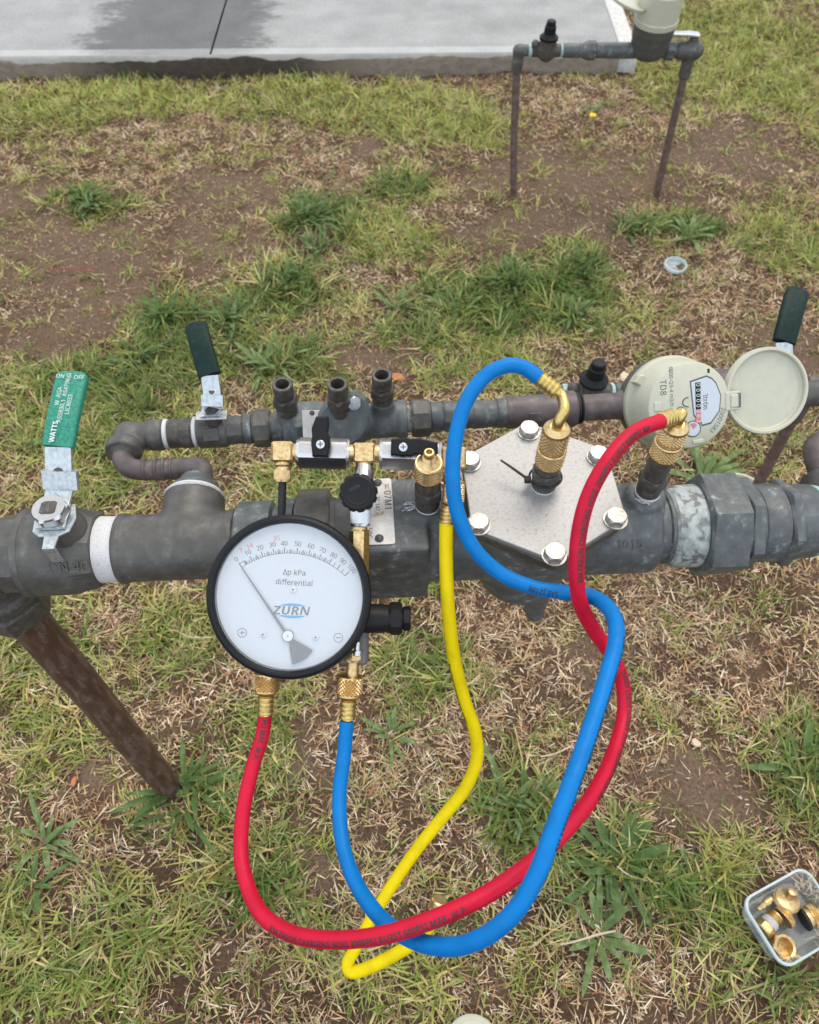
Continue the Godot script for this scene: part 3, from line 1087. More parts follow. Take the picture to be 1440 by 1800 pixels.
func test_cock(parent: Node3D, p: Vector3, base: float, hex: float, top: float, material: Material, hollow := false, turn := 0.2):
	# a stubby bronze test cock, standing up from p; heights in metres above p
	var t := axis(p, Vector3.UP).rotated_local(Vector3.RIGHT, turn)
	var b := base * 1000
	var h := hex * 1000
	var e := top * 1000
	var s := Shape.new()
	s.turned([[b, 9.2], [b + 1, 9.8], [h - 8, 9.6], [h - 7, 9.0]], t, 24)
	s.turned(nut(h - 7, h + 5, 10.3), t, 24)
	if hollow:
		s.turned([[h + 5, 8.6], [h + 6.5, 9.1], [e - 1, 9.1], [e, 8.5], [e, 6.2], [e - 14, 5.6], [e - 14.2, 0]], t, 28, false)
	else:
		s.turned([[h + 5, 9.0], [h + 6, 9.3], [e, 9.1]], t, 24)
	part("test_cock", s.done(), material, parent)


func tape_ring(parent: Node3D, p: Vector3, r: float, h: float, seed_: int):
	var s := Shape.new()
	s.turned([[0, r], [h * 0.5, r + 0.4], [h, r - 0.3]], axis(p, Vector3.UP), 24)
	part("thread_tape", s.done(), mt.tape, parent)


func build_assembly():
	var a := thing("pipework", "dark copper and bronze pipework with valves and cream meter, in the foreground on copper posts", "pipework", Vector3(0, 0.662, -0.3507))
	a.rotation.y = 0.0487
	var I := Transform3D()
	var down := Vector3.DOWN
	# ---- left post and elbow
	var foot := Vector3(-0.371, -0.70, 0.012)
	var s := Shape.new()
	s.tube(PackedVector3Array([foot, Vector3(-0.368, -0.40, 0.006), Vector3(-0.366, -0.075, 0.0)]), [0.0195, 0.0191, 0.0191], 28)
	part("copper_post", s.done(), mt.copper, a, "bare brown copper post standing in the grass at the left")
	part("elbow", cast([{"at": Vector3(-0.366, -0.062, 0), "to": Vector3(-0.366, 0.0, 0), "r": 0.0285}, {"at": Vector3(-0.366, 0, 0), "to": Vector3(-0.336, 0, 0), "r": 0.0285}, {"at": Vector3(-0.366, -0.05, 0), "to": Vector3(-0.366, -0.062, 0), "r": 0.032, "flat": true}], 0.003, 0.01), mt.dark_metal, a)
	part("union_nut", spun(nut(0, 26, 30.5) + [[27, 25], [33, 21], [34, 19.2]], axis(Vector3(-0.366, -0.066, 0), down).rotated_local(Vector3.RIGHT, 0.3), 36), mt.dark_metal, a)
	# ---- big ball valve
	var bv := holder("ball_valve", a, "large bronze ball valve with bright green lever")
	part("body", spun([[-338, 28], [-336, 31, 8, 33], [-320, 31, 8, 33], [-318, 33], [-316, 36.2], [-311, 36.9], [-309.5, 35.9], [-306, 36.6], [-279, 36.6], [-276, 35.6], [-262, 30.5, 8, 33.4], [-258, 29.6, 8, 32], [-257, 28]], I, 48), mt.patina, bv)
	part("rim", spun([[-318.5, 33], [-317, 37.2], [-312, 37.6], [-310.5, 36.2]], I, 48), mt.patina, bv)
	part("bonnet", spun([[26, 19], [34, 18], [41, 16], [46, 14]], axis(Vector3(-0.2785, 0, -0.001), Vector3.UP)), mt.patina, bv)
	s = Shape.new()
	s.lettering("DN 40", 0.0085, Transform3D(Basis(Vector3(1, 0, 0), Vector3(0, 0.80, -0.60), Vector3(0, 0.60, 0.80)), Vector3(-0.272, 0.0215, 0.0288)), 0.0022)
	part("cast_lettering", s.done(false), mt.patina, bv)
	var top := Vector3(-0.2785, 0, 0)
	part("stop_plate", slab_mesh([Vector2(-15, -12), Vector2(-9, -17), Vector2(-5, -17), Vector2(-4, -27), Vector2(5, -27), Vector2(6, -17), Vector2(13, -13), Vector2(16, 0), Vector2(13, 13), Vector2(-12, 13), Vector2(-16, 3)], 0, 2.6, 0.5, Transform3D(Basis(Vector3(1, 0, 0), Vector3(0, 0, -1), Vector3(0, 1, 0)), top + Vector3(0, 0.046, 0))), mt.zinc, bv)
	part("stop_lug", slab_mesh([Vector2(-4, 0), Vector2(5, 0), Vector2(5, 20), Vector2(-4, 20)], -1.3, 1.3, 0.4, Transform3D(Basis(Vector3(1, 0, 0), Vector3(0, -1, 0), Vector3(0, 0, 1)), top + Vector3(0, 0.048, 0.027))), mt.zinc, bv)
	part("nut", spun(nut(0, 9.5, 12.6), axis(top + Vector3(0, 0.053, 0), Vector3.UP).rotated_local(Vector3.RIGHT, 0.25), 72), mt.steel, bv)
	part("stem", slab_mesh([Vector2(-6.2, -4.6), Vector2(-4, -6.2), Vector2(4, -6.2), Vector2(6.2, -4.6), Vector2(6.2, 4.6), Vector2(4, 6.2), Vector2(-4, 6.2), Vector2(-6.2, 4.6)], 0, 13, 1.0, Transform3D(Basis(Vector3(1, 0, 0), Vector3(0, 0, -1), Vector3(0, 1, 0)), top + Vector3(0, 0.0505, 0))), mt.dark_metal, bv)
	var lv := [top + Vector3(0, 0.051, 0.012), top + Vector3(0, 0.052, -0.012), Vector3(-0.276, 0.057, -0.0238), Vector3(-0.2751, 0.067, -0.0309), Vector3(-0.2738, 0.08, -0.0456), Vector3(-0.2706, 0.09, -0.0669), Vector3(-0.268, 0.097, -0.0878), Vector3(-0.2662, 0.101, -0.106)]
	lever(bv, lv, [0.0106, 0.0106, 0.0106, 0.0104, 0.0102, 0.0106, 0.0108, 0.0106], 4, mt.zinc, mt.grip)
	s = Shape.new()
	var c0: Vector3 = Vector3(-0.2746, 0.0625, -0.0269)
	var la: Vector3 = (lv[3] - lv[2]).normalized()
	var lb := Basis(Vector3(1, 0, 0), la, Vector3(1, 0, 0).cross(la))
	s.strap([c0 - la * 0.0075, c0 + la * 0.0075], [0.0136, 0.0136], [0.0032, 0.0032], Vector3(1, 0, 0), 0.14, false)
	part("lock_band", s.done(), mt.zinc, bv)
	part("lock_hole", slab_mesh(disc(4.1, 20), 0, 1.9, 0.2, Transform3D(lb, lv[3] + la * 0.0)), mt.dark_metal, bv)
	# printing on the grip
	var gdir: Vector3 = (lv[6] - lv[5]).normalized()
	var gn := Vector3(1, 0, 0).cross(gdir).normalized()
	var gx := gdir
	var gb := Basis(gx, gn.cross(gx), gn)
	s = Shape.new()
	var on := func(px: Vector3, across: float) -> Vector3: return px + gb.y * across + gn * 0.0049
	var la0: Vector3 = lv[5]
	var lb0: Vector3 = lv[6]
	s.lettering("WATTS", 0.0042, Transform3D(gb, on.call(la0.lerp(lb0, -0.62), 0.0030)), 0.0003, true)
	s.lettering("W  AGA", 0.0036, Transform3D(gb, on.call(la0.lerp(lb0, 0.74), 0.0054)))
	s.lettering("AS5830.1  AS4796 G", 0.0017, Transform3D(gb, on.call(la0.lerp(lb0, 0.70), 0.0008)))
	s.lettering("LIC8033", 0.0017, Transform3D(gb, on.call(la0.lerp(lb0, 0.45), -0.0040)))
	s.lettering("ON", 0.0020, Transform3D(Basis(-gb.y, gx, gn), on.call(la0.lerp(lb0, 1.52), 0.0075)))
	s.lettering("OFF", 0.0020, Transform3D(Basis(-gb.y, gx, gn), on.call(la0.lerp(lb0, 1.52), -0.0075)))
	s.lettering("—", 0.0030, Transform3D(Basis(-gb.y, gx, gn), on.call(la0.lerp(lb0, 1.52), 0.0)))
	part("lettering", s.done(false), mt.print_white, bv)
	# ---- tape and tee
	part("thread_tape", spun([[-260, 27], [-258, 28.2], [-247, 27.6], [-241, 27.2]], I, 40), mt.tape, a, "white thread tape between ball valve and tee")
	part("tee", cast([{"at": Vector3(-0.242, 0, 0), "to": Vector3(-0.145, 0, 0), "r": 0.0282, "flat": true}, {"at": Vector3(-0.242, 0, 0), "to": Vector3(-0.235, 0, 0), "r": 0.0298, "flat": true, "k": 0.002}, {"at": Vector3(-0.152, 0, 0), "to": Vector3(-0.144, 0, 0), "r": 0.0298, "flat": true, "k": 0.002}, {"at": Vector3(-0.185, 0, 0), "to": Vector3(-0.185, 0.004, -0.047), "r": 0.0262, "flat": true, "k": 0.006}], 0.0022, 0.006), mt.patina, a)
	part("thread_tape", spun([[46, 25], [48, 26.4], [51, 24]], axis(Vector3(-0.185, 0, 0), Vector3(0, 0.08, -1)), 40), mt.tape, a, "white thread tape on the tee's branch")
	# ---- union in front of the preventer
	part("union", spun([[-144, 30], [-142, 33.5, 8, 35.5], [-114, 34.5, 8, 36], [-112, 31], [-106, 31], [-105, 35, 8, 36.6], [-95, 35, 8, 36.6], [-94, 33]], I.rotated(Vector3.RIGHT, 0.25), 48), mt.patina_green, a)
	part("union_nut", spun(nut(-93, -65, 41.5, 8) + [[-64.5, 37], [-61, 36]], I.rotated(Vector3.RIGHT, 0.06), 48), mt.patina, a)
	part("nipple", spun([[-66, 34], [-62, 35.5], [-40, 35.5], [-33, 36.5]], I, 40), mt.patina, a)
	# ---- main preventer
	var bp := holder("backflow_preventer", a, "large bronze backflow preventer with bright six sided cover plate")
	part("body", cast([
		{"at": Vector3(0.004, 0, 0), "to": Vector3(0.206, 0, 0), "r": 0.0385, "flat": true, "e": 0.006},
		{"at": Vector3(-0.0125, 0.0015, 0.003), "half": Vector3(0.0265, 0.0395, 0.0355), "r": 0.003, "k": 0.004},
		{"at": Vector3(0.104, 0.0, 0), "to": Vector3(0.104, 0.046, 0), "r": 0.046, "flat": true},
		{"at": Vector3(0.104, 0.03, 0), "to": Vector3(0.104, 0.053, 0), "r": 0.058, "flat": true, "e": 0.004},
		{"at": Vector3(0.100, -0.02, 0.0), "to": Vector3(0.100, -0.044, 0.0), "r": 0.041},
		{"at": Vector3(0.117, -0.07, 0.012), "to": Vector3(0.120, -0.118, 0.016), "r": 0.015, "r2": 0.009},
		{"at": Vector3(0.0145, 0.03, -0.002), "to": Vector3(0.0145, 0.0425, -0.002), "r": 0.0135, "flat": true, "k": 0.006},
		{"at": Vector3(0.192, 0.025, -0.003), "to": Vector3(0.192, 0.0465, -0.003), "r": 0.0155, "flat": true, "k": 0.010, "e": 0.004},
	], 0.0025, 0.012), mt.patina_green, bp)
	var hexa := []
	for i in 6:
		for k in 5:
			var ang := PI / 6 * (2 * i + 1) + (k - 2) * 0.105 + 0.0
			var corner := Vector2(57.5, 0).rotated(PI / 6 * (2 * i + 1))
			hexa.append(corner + Vector2(9.0, 0).rotated(PI / 6 * (2 * i + 1) + (k - 2) * PI / 12))
	var flatten := Basis(Vector3(1, 0, 0), Vector3(0, 0, -1), Vector3(0, 1, 0))
	part("flange", slab_mesh(hexa, 0, 10, 1.5, Transform3D(flatten * 1.0, Vector3(0.103, 0.0505, 0.0015))), mt.dark_metal, bp)
	part("cover_plate", slab_mesh(hexa, 0, 4.5, 0.5, Transform3D(flatten.rotated(Vector3.UP, 0.03), Vector3(0.103, 0.0612, 0.0015))), mt.plate, bp, "bright metal six sided cover plate with rounded corners")
	for p in [Vector3(0.1005, 0.069, -0.0547), Vector3(0.1522, 0.069, -0.0257), Vector3(0.1538, 0.069, 0.0351), Vector3(0.1026, 0.069, 0.0643), Vector3(0.0499, 0.069, 0.0352), Vector3(0.0491, 0.069, -0.0249)]:
		part("bolt", spun([[0, 9.2], [1.2, 9.2], [1.4, 7.5]] + nut(1.4, 7.2, 7.3) + [[7.3, 5.5]], axis(Vector3(p.x, 0.0659, p.z), Vector3.UP).rotated_local(Vector3.RIGHT, p.x * 40), 36), mt.bolt, bp)
	test_cock(bp, Vector3(0.0145, 0, -0.002), 0.0435, 0.062, 0.081, mt.dark_metal, false, 0.5)
	test_cock(bp, Vector3(0.1045, 0, 0), 0.0665, 0.082, 0.096, mt.dark_metal, false, 0.4)
	test_cock(bp, Vector3(0.192, 0, -0.003), 0.049, 0.066, 0.095, mt.dark_metal, false, 0.45)
	tape_ring(bp, Vector3(0.0145, 0.0415, -0.002), 9.7, 3.2, 1)
	tape_ring(bp, Vector3(0.1045, 0.0655, 0), 9.6, 3.4, 2)
	tape_ring(bp, Vector3(0.192, 0.0462, -0.003), 9.8, 3.0, 3)
	# frayed tape at the left test cock and a few strands at the right one
	var rng := RandomNumberGenerator.new()
	rng.seed = 5
	s = Shape.new()
	for i in 9:
		var p := Vector3(0.0045, 0.0445, -0.002 + rng.randf_range(-0.002, 0.004))
		var pts := [p]
		for k in 4:
			p += Vector3(rng.randf_range(-0.0035, -0.001), rng.randf_range(-0.0012, 0.0012), rng.randf_range(-0.0018, 0.0024))
			pts.append(p)
		s.tube(Shape.curve(pts, 4), 0.0003, 5)
	part("frayed_tape", s.done(), mt.tape, bp)
	s = Shape.new()
	for i in 3:
		var p := Vector3(0.180, 0.049, 0.004)
		s.tube(Shape.curve([p, p + Vector3(0.005, 0.0015 * i, 0.005), p + Vector3(0.010, 0.001, 0.0045 + 0.0015 * i)], 4), 0.0003, 5)
	part("frayed_tape", s.done(), mt.tape, bp)
	part("name_plate", slab_mesh([Vector2(-12, -32), Vector2(11, -32), Vector2(12.5, -30.5), Vector2(11.4, 31), Vector2(10, 32.5), Vector2(-12, 32.5)], 0, 0.9, 0.2, Transform3D(flatten, Vector3(-0.0250, 0.0412, 0.001))), mt.tag, bp, "pale metal name plate with stamped lettering")
	for z in [-0.027, 0.0275]:
		part("rivet", spun([[0, 3.6], [1.2, 3.4], [2.2, 2.0], [2.5, 0.0]], axis(Vector3(-0.0250, 0.042, z), Vector3.UP), 16), mt.dark_metal, bp)
	var read := Basis(Vector3(0, 0, 1), Vector3(1, 0, 0), Vector3(0, 1, 0))
	s = Shape.new()
	s.lettering("07M1", 0.0058, Transform3D(read, Vector3(-0.0170, 0.0421, -0.009)), 0.0002)
	s.lettering("TC 147", 0.0028, Transform3D(read, Vector3(-0.0255, 0.0421, -0.006)), 0.0002)
	s.lettering("50C", 0.0046, Transform3D(read, Vector3(-0.0325, 0.0421, 0.022)), 0.0002)
	s.lettering("SC", 0.0034, Transform3D(read, Vector3(-0.0175, 0.0421, -0.023)), 0.0002)
	part("plate_lettering", s.done(false), mt.print_black, bp)
	s = Shape.new()
	s.lettering("-AUS  V", 0.0056, Transform3D(read, Vector3(-0.0165, 0.0421, 0.0165)), 0.0002)
	part("plate_lettering", s.done(false), mt.print_white, bp)
	s = Shape.new()
	s.lettering("1015", 0.0075, Transform3D(Basis(Vector3(1, 0, 0), Vector3(0, 0.8, -0.6), Vector3(0, 0.6, 0.8)), Vector3(0.176, 0.0232, 0.0304)), 0.002)
	part("cast_lettering", s.done(false), mt.patina_green, bp)
	# ---- right hand fittings of the main line
	part("neck", spun([[204, 34], [206, 30], [214, 29.5], [215, 31.5], [218, 31.5], [219, 29]], I, 40), mt.patina_green, a)
	part("collar", spun([[218, 32], [220, 34.2], [231, 35.2], [246, 36], [248, 34]], I, 40), mt.scraped, a, "scraped pale collar right of the preventer")
	part("union_nut", spun(nut(243, 277, 40.5), I.rotated(Vector3.RIGHT, 0.92), 48), mt.patina_green, a)
	part("lock_nut", spun(nut(277.5, 291, 35.5), I.rotated(Vector3.RIGHT, 0.75), 48), mt.patina_green, a)
	part("coupling", spun([[291, 32], [293, 33.6], [312, 33.6], [313, 31.5]] + nut(313, 324, 33.5) + [[324.5, 32.2], [341, 31.8], [344, 30]], I.rotated(Vector3.RIGHT, 0.5), 48), mt.patina_green, a)
	part("thread_tape", spun([[343, 29.5], [344, 31.2], [348, 30.6], [349, 28]], I, 40), mt.tape_teal, a, "blue green thread tape at the right end")
	part("tee", cast([{"at": Vector3(0.349, 0, 0), "to": Vector3(0.45, 0, 0), "r": 0.0288, "flat": true}, {"at": Vector3(0.376, 0, 0), "to": Vector3(0.376, 0, -0.045), "r": 0.025, "flat": true}], 0.003, 0.006), mt.patina, a)
	part("outlet_pipe", spun([[450, 24], [452, 19.1], [780, 19.1]], I, 28), mt.copper, a)
	part("elbow", cast([{"at": Vector3(0.77, 0, 0), "to": Vector3(0.80, 0, 0), "r": 0.027}, {"at": Vector3(0.80, 0, 0), "to": Vector3(0.80, -0.06, 0), "r": 0.027}], 0.004, 0.01), mt.patina, a)
	s = Shape.new()
	s.tube(PackedVector3Array([Vector3(0.80, -0.05, 0), Vector3(0.80, -0.69, 0)]), 0.0191, 24)
	part("copper_post", s.done(), mt.copper, a, "copper post at the far right of the main pipe")
	# ---- bypass: bend from the left tee to the rear line
	part("reducer", spun([[49, 24.5], [55, 22], [62, 15.5], [66, 14.5], [68, 13]], axis(Vector3(-0.185, 0, 0), Vector3(0, 0.08, -1)), 36), mt.patina_green, a)
	s = Shape.new()
	s.tube(Shape.curve([Vector3(-0.183, 0.005, -0.058), Vector3(-0.181, 0.005, -0.072), Vector3(-0.184, 0.004, -0.080), Vector3(-0.195, 0.002, -0.083), Vector3(-0.215, 0.0, -0.0835), Vector3(-0.238, 0.0, -0.084), Vector3(-0.250, 0.0, -0.088), Vector3(-0.257, 0.0, -0.098), Vector3(-0.2575, 0.0, -0.108)], 6), 0.0094, 20)
	for x in [-0.200, -0.210, -0.217, -0.224, -0.234]:
		s.turned([[-1.6, 9.3], [-0.6, 10.3], [0.6, 10.3], [1.6, 9.3]], Transform3D(Basis(), Vector3(x, 0.0008, -0.0835)), 20)
	part("bypass_bend", s.done(), mt.plum, a, "plum brown copper bend from the tee to the bypass line")
	part("elbow", cast([{"at": Vector3(-0.2575, 0, -0.104), "to": Vector3(-0.2575, 0, -0.114), "r": 0.0165, "flat": true}, {"at": Vector3(-0.2575, 0, -0.11), "to": Vector3(-0.2555, 0, -0.125), "r": 0.0135}, {"at": Vector3(-0.2555, 0, -0.125), "to": Vector3(-0.228, 0, -0.125), "r": 0.0125}, {"at": Vector3(-0.236, 0, -0.125), "to": Vector3(-0.223, 0, -0.125), "r": 0.0145, "flat": true}], 0.0016, 0.004), mt.patina, a)
	var R := Transform3D(Basis(Vector3.UP, 0.035), Vector3(0, 0, -0.1335))
	# small valve and its fittings
	part("thread_tape", spun([[-223, 12.8], [-222, 14.3], [-219.5, 14], [-218, 12.5]], R, 28), mt.tape, a, "white tape left of the small valve")
	part("adapter", spun([[-219, 13], [-217, 13.8], [-207, 13.6], [-206, 13.9, 6, 15.2], [-198, 13.6, 6, 15], [-195, 13]], R, 36), mt.dark_metal, a)
	part("thread_tape", spun([[-196, 13], [-195, 14.6], [-192.5, 14.4], [-191.5, 13]], R, 28), mt.tape, a, "white tape right of the adapter")
	var sv := holder("small_ball_valve", a, "small ball valve with dark green lever on the bypass line")
	part("body", spun([[-192, 13], [-190.5, 15.5], [-168, 15.8], [-165, 15.2], [-163, 13.2, 8, 14], [-150, 13, 8, 14], [-149, 12]], R, 40), mt.patina, sv)
	part("raised_panel", slab_mesh([Vector2(-185, -6), Vector2(-170, -6), Vector2(-170, 6), Vector2(-185, 6)], 13.2, 16.4, 0.5, R * Transform3D(Basis(Vector3(1, 0, 0), Vector3(0, 0.8, -0.6), Vector3(0, 0.6, 0.8)), Vector3.ZERO)), mt.patina, sv)
	var sx := Vector3(-0.1713, 0.028, -0.1194)
	part("bonnet", spun([[12, 8.5], [22, 8], [25, 6.5]] + nut(25, 30, 6.0), axis(R * Vector3(-0.174, 0, 0), Vector3.UP), 24), mt.dark_metal, sv)
	var pt := R * Vector3(-0.174, 0.0275, 0)
	lever(sv, [pt + Vector3(0, 0, 0.008), pt + Vector3(0, 0.001, -0.004), Vector3(-0.1705, 0.037, -0.1256), Vector3(-0.1701, 0.045, -0.1333), Vector3(-0.1708, 0.056, -0.1435), Vector3(-0.1751, 0.064, -0.1584), Vector3(-0.1794, 0.07, -0.1726), Vector3(-0.1852, 0.074, -0.1924)], [0.0085, 0.0085, 0.0083, 0.0078, 0.0078, 0.0080, 0.0080, 0.0080], 4, mt.zinc, mt.grip_dark)
	s = Shape.new()
	s.strap([Vector3(-0.1704, 0.037, -0.1242), Vector3(-0.1697, 0.0445, -0.1309)], [0.0098, 0.0098], [0.0026, 0.0026], Vector3(1, 0, 0), 0.14, false)
	part("lock_band", s.done(), mt.zinc, sv)
	part("lock_hole", slab_mesh(disc(2.6, 16), 0, 2.2, 0.2, Transform3D(Basis(Vector3(1, 0, 0), Vector3(0, 0.36, -0.93), Vector3(0, 0.93, 0.36)), Vector3(-0.1701, 0.0452, -0.1338))), mt.dark_metal, sv)
	part("stop_plate", slab_mesh([Vector2(-14, -5), Vector2(14, -5), Vector2(14, 5), Vector2(-14, 5)], 0, 2.0, 0.4, Transform3D(flatten, pt + Vector3(0, -0.003, 0.004))), mt.zinc, sv)
	part("coupling", spun([[-150, 12.5], [-148, 14.2], [-142, 14.2], [-140, 12.8], [-137, 12.8]], R, 28), mt.patina_green, a)
	part("union_nut", spun(nut(-140, -124, 16.8, 8), R.rotated_local(Vector3.RIGHT, 0.2), 48), mt.patina, a)
	part("nipple", spun([[-125, 12.6], [-124, 13.6], [-108, 13.6]], R, 28), mt.patina_green, a)
	# small preventer
	var rp := holder("small_backflow_preventer", a, "small grey green backflow preventer on the bypass line")
	var dome_n := Vector3(0.02, 0.86, 0.50)
	part("body", cast([
		{"at": R * Vector3(-0.112, 0, 0), "to": R * Vector3(0.003, 0, 0), "r": 0.0165, "flat": true},
		{"at": R * Vector3(-0.005, 0, 0), "to": R * Vector3(0.004, 0, 0), "r": 0.0185, "flat": true, "k": 0.002},
		{"at": R * Vector3(-0.057, -0.012, 0.0), "to": R * Vector3(-0.056, 0.010, 0.004), "r": 0.0225},
		{"at": R * Vector3(-0.088, 0.004, 0.002), "half": Vector3(0.012, 0.015, 0.016), "r": 0.002, "k": 0.004},
		{"at": R * Vector3(-0.107, 0.0, 0.0), "to": R * Vector3(-0.107, 0.028, 0.0), "r": 0.0092, "k": 0.006},
		{"at": R * Vector3(-0.018, 0.0, 0.0), "to": R * Vector3(-0.018, 0.024, 0.0), "r": 0.0105, "k": 0.006},
	], 0.0018, 0.008), mt.cast_grey, rp)
	var dome := [Vector2(-24, -5), Vector2(-20, -16), Vector2(-8, -25), Vector2(4, -25), Vector2(16, -19), Vector2(24, -8), Vector2(26, 6), Vector2(23, 20), Vector2(15, 27), Vector2(6, 26), Vector2(-4, 21), Vector2(-14, 16), Vector2(-21, 8)]
	var dome_t := axis(R * Vector3(-0.056, 0.0215, 0.014), Vector3(1, 0, 0), Vector3(0, 0.86, -0.51))
	part("cover", slab_mesh(dome, 0, 8, 2.5, dome_t), mt.cast_grey, rp)
	part("bolt", spun(nut(0, 6, 5.8) + [[6.2, 4]], Transform3D(Basis(dome_t.basis.z, dome_t.basis.x, dome_t.basis.y), dome_t * Vector3(0.012, 0.0175, 0.008)), 36), mt.zinc, rp)
	test_cock(rp, R * Vector3(-0.106, 0, 0), 0.020, 0.036, 0.056, mt.dark_metal, true, 0.4)
	test_cock(rp, R * Vector3(-0.0572, 0, 0.011), 0.027, 0.044, 0.0635, mt.dark_metal, true, 0.5)
	test_cock(rp, R * Vector3(-0.018, 0, 0), 0.020, 0.041, 0.060, mt.dark_metal, true, 0.4)
	var tag_t := Transform3D(Basis(Vector3(1, 0, 0.03), Vector3(0, 0.72, -0.69), Vector3(0, 0.69, 0.72)), R * Vector3(-0.0835, 0.0205, 0.0205))
	part("name_plate", slab_mesh([Vector2(-9, -17), Vector2(8.5, -17), Vector2(9, 15), Vector2(-8.5, 15)], 0, 0.8, 0.2, tag_t), mt.tag, rp, "small pale metal name plate")
	part("rivet", spun([[0, 2.4], [1.4, 1.6], [1.6, 0]], Transform3D(Basis(tag_t.basis.z, tag_t.basis.x, tag_t.basis.y), tag_t * Vector3(0.0005, -0.0145, 0.0008)), 12), mt.dark_metal, rp)
	part("rivet", spun([[0, 2.4], [1.4, 1.6], [1.6, 0]], Transform3D(Basis(tag_t.basis.z, tag_t.basis.x, tag_t.basis.y), tag_t * Vector3(0.0005, 0.0125, 0.0008)), 12), mt.dark_metal, rp)
	# right hand run of the rear line
	part("ring", spun([[3, 15], [4, 13], [8, 13], [9, 14.5]], R, 28), mt.scraped, a)
	part("union_nut", spun(nut(8, 26, 17.0, 8), R.rotated_local(Vector3.RIGHT, 0.1), 48), mt.patina, a)
	part("pipe_run", spun([[25, 12.6], [27, 14.5], [36, 14.2], [38, 13], [40, 14.4, 8, 15.2], [52, 14.2, 8, 15], [54, 12.6], [66, 12.8], [67, 13.6], [80, 13.3], [81, 12.7], [89, 12.9], [90, 14.2], [98, 14.0], [99, 12.8]], R, 40), mt.patina_green, a)
	part("sleeve", spun([[98, 14], [100, 15.4], [150, 15.4], [152, 17.2], [164, 17.4], [166, 15.5]], R, 36), mt.plum, a, "dark smooth sleeve before the cream meter")
	part("pad", slab_mesh([Vector2(118, -4.2), Vector2(130, -4.2), Vector2(130, 4.2), Vector2(118, 4.2)], 13.5, 16.2, 0.4, R * Transform3D(Basis(Vector3(1, 0, 0), Vector3(0, 0.9, -0.44), Vector3(0, 0.44, 0.9)), Vector3.ZERO)), mt.plum, a)
	part("o_ring", spun([[166, 13], [166.5, 15], [168, 15.4], [169.5, 13.8], [170, 15], [171.5, 14.6], [172, 13]], R, 28), mt.rubber, a)
	part("meter_inlet", spun([[171, 12.6], [206, 12.8], [214, 16], [222, 22]], R, 32), mt.plum, a)
	build_meter(a, R)
	part("meter_outlet", spun([[285, 20], [295, 14], [330, 12.8], [345, 13], [348, 15], [375, 15.6], [380, 13], [428, 12.5]], R, 32), mt.patina, a)
	var rv := holder("right_ball_valve", a, "small valve with dark green lever behind the meter's open lid")
	var rt := Vector3(0.3643, 0.026, -0.1553)
	part("bonnet", spun([[-10, 8.5], [2, 8], [4, 6]], axis(rt, Vector3.UP), 24), mt.dark_metal, rv)
	lever(rv, [rt + Vector3(-0.001, 0.003, 0.004), Vector3(0.3583, 0.038, -0.1568), Vector3(0.3583, 0.042, -0.1602), Vector3(0.3578, 0.046, -0.1636), Vector3(0.3578, 0.05, -0.1669), Vector3(0.3641, 0.058, -0.1825), Vector3(0.3716, 0.064, -0.199), Vector3(0.3821, 0.068, -0.2199)], [0.0085, 0.0085, 0.0085, 0.0082, 0.0082, 0.0086, 0.0088, 0.0086], 4, mt.zinc, mt.grip_dark)
	s = Shape.new()
	var re := R * Vector3(0.425, 0, 0)
	s.tube(Shape.curve([re, re + Vector3(0.018, 0, 0.0), re + Vector3(0.027, 0, 0.012), re + Vector3(0.027, 0, 0.045), Vector3(0.440, 0, -0.094), Vector3(0.425, 0, -0.088), Vector3(0.396, 0, -0.086), Vector3(0.379, 0, -0.078), Vector3(0.374, 0, -0.04)], 6), 0.0118, 20)
	part("bypass_bend", s.done(), mt.plum, a, "plum brown copper bend at the right edge")


